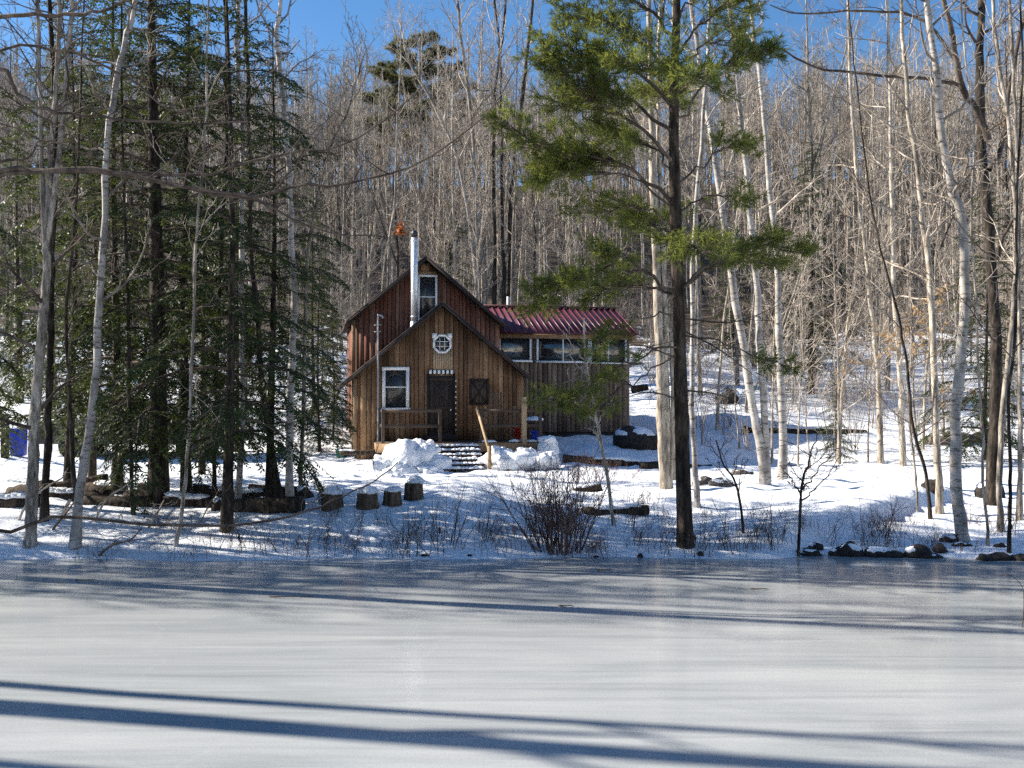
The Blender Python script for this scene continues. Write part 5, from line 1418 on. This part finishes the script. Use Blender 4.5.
# ------------------------------------------------------------------ truck, bin, post, tub, leaves
def truck():
    b = hit(142, 457); b = ground(b[0], max(b[1], 30.5)); D = b[1]
    x0 = (50 - 142) / F * D; Ltot = (236 - 50) / F * D
    root = empty('pickup_truck', b, R(-3)); hw = .92; k = Ltot / 5.6
    def pr(poly, y0, y1, mat, name, par=root, bev=.03, inset=0.):
        g = Geo(); g.prism([(x0 + p[0] * k, p[1]) for p in poly], lambda p: (p[0], y0, p[1]), lambda p: (p[0], y1, p[1])); return obj(name, g, M[mat], par, bevel=bev)
    body = pr([(0, .42), (.62, .42), (.72, .72), (.98, .84), (1.24, .72), (1.36, .42), (4.12, .42), (4.22, .72), (4.5, .84), (4.78, .72), (4.88, .42), (5.55, .42), (5.62, .6), (5.58, .92), (5.3, 1.06), (3.62, 1.16), (3.3, 1.18), (1.6, 1.16), (0, 1.14)], -hw, hw, 'truck', 'body', bev=.04)
    # cab pillars and roof
    g = Geo()
    for sy in (-1, 1):
        y = sy * (hw - .12); yt = sy * (hw - .22)
        for (xb, xt) in ((1.32, 1.5), (2.2, 2.2), (3.42, 2.75)):
            g.bar((x0 + xb * k, y, 1.14), (x0 + xt * k, yt, 1.74), .07, .09)
    g.prism([(x0 + p[0] * k, p[1]) for p in ((1.38, 1.71), (1.55, 1.79), (2.1, 1.83), (2.6, 1.80), (2.85, 1.71))], lambda p: (p[0], -hw + .2, p[1]), lambda p: (p[0], hw - .2, p[1]))
    obj('cab', g, M['truck'], root)
    for (xa, xb, ta, tb_) in ((1.42, 2.14, 1.56, 2.16), (2.26, 3.34, 2.26, 2.72)):
        for sy in (-1, 1):
            g = Geo(); y = sy * (hw - .125); yt = sy * (hw - .215)
            g.add([(x0 + xa * k, y, 1.15), (x0 + xb * k, y, 1.15), (x0 + tb_ * k, yt, 1.71), (x0 + ta * k, yt, 1.71), (x0 + xa * k, y - sy * .008, 1.15), (x0 + xb * k, y - sy * .008, 1.15), (x0 + tb_ * k, yt - sy * .008, 1.71), (x0 + ta * k, yt - sy * .008, 1.71)],
                  [[0, 1, 2, 3], [7, 6, 5, 4], [0, 4, 5, 1], [1, 5, 6, 2], [2, 6, 7, 3], [3, 7, 4, 0]])
            obj('side_window', g, M['clear'], root)
    g = Geo(); g.hexa(np.array([(x0 + 3.45 * k, -.78, 1.16), (x0 + 3.45 * k, .78, 1.16), (x0 + 3.44 * k, .78, 1.155), (x0 + 3.44 * k, -.78, 1.155), (x0 + 2.82 * k, -.68, 1.72), (x0 + 2.82 * k, .68, 1.72), (x0 + 2.81 * k, .68, 1.715), (x0 + 2.81 * k, -.68, 1.715)]))
    obj('windscreen', g, M['clear'], root)
    for (xc) in (.98, 4.5):
        for sy in (-1, 1):
            g = Geo(); c = np.array([x0 + xc * k, sy * (hw - .12), .37]); P = np.array([c + [0, sy * t, 0] for t in (-.1, -.09, .09, .1)])
            g.tube(P, (.32, .37, .37, .32), 22, True); w = obj('wheel', g, M['rubber'], root, smooth=False)
            g = Geo(); g.tube(np.array([c + [0, sy * .06, 0], c + [0, sy * .108, 0]]), (.22, .2), 16, True); obj('rim', g, M['black'], w)
    g = Geo(); g.box((x0 + 5.66 * k, 0, .55), (.06, hw - .03, .09)); g.box((x0 - .05, 0, .55), (.05, hw - .03, .08)); obj('bumper', g, M['black'], root, bevel=.02)
    for sy in (-1, 1):
        g = Geo(); g.box((x0 + 5.55 * k, sy * .7, .86), (.06, .16, .08)); obj('headlight', g, M['white'], root, bevel=.02)
        g = Geo(); g.box((x0 + 3.3 * k, sy * (hw + .08), 1.22), (.05, .09, .07)); obj('wing_mirror', g, M['black'], root, bevel=.015)
        g = Geo(); g.bar((x0 + 2.3 * k, sy * (hw + .012), .98), (x0 + 2.5 * k, sy * (hw + .012), .98), .02, .03); obj('door_handle', g, M['black'], root)
    tag(root, 'dark pickup truck parked behind the hemlocks left of the cabin', 'truck')
truck()
b = hit(18.5, 456); D = b[1]
root = empty('storage_bin', b, .15); w = 14 / F * D / 2; h = 28 / F * D
g = Geo(); V = [(-w*.9, -w*.9, .0), (w*.9, -w*.9, .0), (w*.9, w*.9, .0), (-w*.9, w*.9, .0), (-w, -w, h*.92), (w, -w, h*.92), (w, w, h*.92), (-w, w, h*.92)]; g.hexa(np.array(V)); obj('body', g, M['blue'], root, bevel=.03)
g = Geo(); g.box((0, 0, h * .95), (w * 1.06, w * 1.06, h * .03)); obj('lid', g, M['blue'], root, bevel=.02)
tag(root, 'bright blue plastic bin at the left edge on the snow', 'bin')
b = hit(5, 458); D = b[1]; root = empty('gate_post', b); g = Geo(); h = 40 / F * D
g.box((0, 0, h / 2 - .1), (.085, .085, h / 2 + .08), a=.3); obj('shaft', g, M['dark_wood'], root, attr=True, bevel=.01)
g = Geo(); g.prism([(.15, .15), (-.15, .15), (-.15, -.15), (.15, -.15)], lambda p: (p[0], p[1], h - .02), lambda p: (p[0] * .55, p[1] * .55, h + .1)); obj('cap', g, M['dark_wood'], root, attr=True)
tag(root, 'dark capped wooden post left of the blue bin', 'post')
b = hit(342, 457); root = empty('tub', b); g = Geo(); g.tube(np.array([[0, 0, 0], [0, 0, .2], [0, 0, .2], [0, 0, .25]]), (.17, .2, .215, .215), 20, True); obj('body', g, M['green'], root)
g = Geo(); g.blob((0, 0, .25), (.19, .19, .06), 3, .2, flat=0.); obj('snow_cap', g, M['snow'], root, smooth=True)
tag(root, 'low green tub in the snow left of the deck', 'tub')
g = Geo(); nL = 60; P = rng.normal(0, .07, (nL, 3)) * [1, 1, 1.5]; d = rng.normal(0, 1, (nL, 3)); d /= np.linalg.norm(d, axis=1)[:, None]; nn = rng.normal(0, 1, (nL, 3)); nn -= d * (nn * d).sum(1)[:, None]; nn /= np.linalg.norm(nn, axis=1)[:, None]
g.leaves(P, d, nn, .2, .12)
g.tube(np.array([[0, 0, .1], [.02, 0, .5], [.0, 0, 1.1]]), .012, 4)
o = obj('leaf_bundle', g, M['orange'], loc=at(400, 230, 41.)); tag(o, 'small rusty orange leaf bundle among branches left of the stovepipe top', 'leaf bundle')
# a branch that carries it
traced('bare_tree', 'thin bare tree carrying the orange leaf bundle', 'tree', [(385, 330), (387, 280), (389, 235), (394, 190), (396, 120), (400, 70)], 3.5, 2, 'bark_grey', 'twig', nb=12, t0=.3, L0=2.,
       base=ground((385 - CX) / F * 41, 41.), limbs=[([(388, 245), (394, 212), (400, 200), (408, 195)], 1.6, .7, 0.)], ext=2)
# tall olive pine on the skyline
gt, gc, gf = Geo(), Geo(), Geo(); H = 18.5
P = np.stack([np.zeros(8), np.zeros(8), np.linspace(-.2, H, 8)], 1); r = np.linspace(.28, .03, 8); gt.tube(P, r, 8)
for k in range(40):
    z = H * (.5 + .49 * (k / 40)); a = k * 2.4; f = 1 - (k / 42) ** 2; L = 5.4 * f + 1.0
    q = np.array([0, 0, z]); e = q + np.array([cos(a) * L, sin(a) * L, .7]); pine_bough(gc, gf, np.array([q, (q + e) / 2, e]), .04, .3, .7, 1.2, 8, .26, .05)
sk = empty('pine_tree', ground((420 - CX) / F * 92, 92.)); obj('trunk', gt, M['bark_grey'], sk, smooth=True); c = obj('crown', gf, M['farpine'], sk); obj('branches', gc, M['twig'], c)
tag(sk, 'tall olive pine standing out on the skyline above the stovepipe', 'pine tree')

for o in list(protos):
    if not o[2]: place_proto(protos.index(o), 14, 50, 1., 0, f'{o[0]} low on the slope right of the three birches', 'bare trees on the wooded hillside')

# ------------------------------------------------------------------ light, sky, camera
w = bpy.data.worlds.new('World'); SC.world = w; w.use_nodes = True
nt = w.node_tree; bg = nt.nodes['Background']; sky = nt.nodes.new('ShaderNodeTexSky'); sky.sky_type = 'NISHITA'; sky.sun_disc = False
sky.sun_elevation = SUN_EL; sky.sun_rotation = -SUN_AZ; sky.altitude = 800; sky.air_density = 1.0; sky.dust_density = .05; sky.ozone_density = 3.0
hs = nt.nodes.new('ShaderNodeHueSaturation'); hs.inputs['Saturation'].default_value = 1.18; nt.links.new(sky.outputs[0], hs.inputs['Color']); nt.links.new(hs.outputs[0], bg.inputs['Color']); bg.inputs['Strength'].default_value = .074
sun = bpy.data.lights.new('sun', 'SUN'); sun.energy = 5.0; sun.angle = R(.5); sun.color = (1., .92, .80)
so = bpy.data.objects.new('sun', sun); COL.objects.link(so)
from mathutils import Vector
sd = Vector((-sin(SUN_AZ) * cos(SUN_EL), cos(SUN_AZ) * cos(SUN_EL), sin(SUN_EL)))
so.rotation_euler = sd.to_track_quat('Z', 'Y').to_euler(); so.location = (-30, 20, 30)

cam = bpy.data.cameras.new('camera'); co = bpy.data.objects.new('camera', cam); COL.objects.link(co)
co.location = (0, 0, CAMZ); co.rotation_euler = (R(90), 0, 0)
cam.sensor_width = 36; cam.lens = 36 * F / 1024; cam.shift_y = (HY - 384) / 1024; cam.clip_end = 2000; cam.clip_start = .05
SC.camera = co
SC.view_settings.view_transform = 'Standard'; SC.view_settings.look = 'None'; SC.view_settings.gamma = 1; SC.view_settings.use_curve_mapping = False
SC.view_settings.exposure = 1.32
cy = SC.cycles
cy.use_denoising = False; cy.sample_clamp_indirect = 3.0
try: cy.sampling_pattern = 'BLUE_NOISE'
except Exception: pass
cy.max_bounces = 5; cy.diffuse_bounces = 3; cy.glossy_bounces = 3; cy.transparent_max_bounces = 8; cy.caustics_reflective = False; cy.caustics_refractive = False
cy.use_adaptive_sampling = False
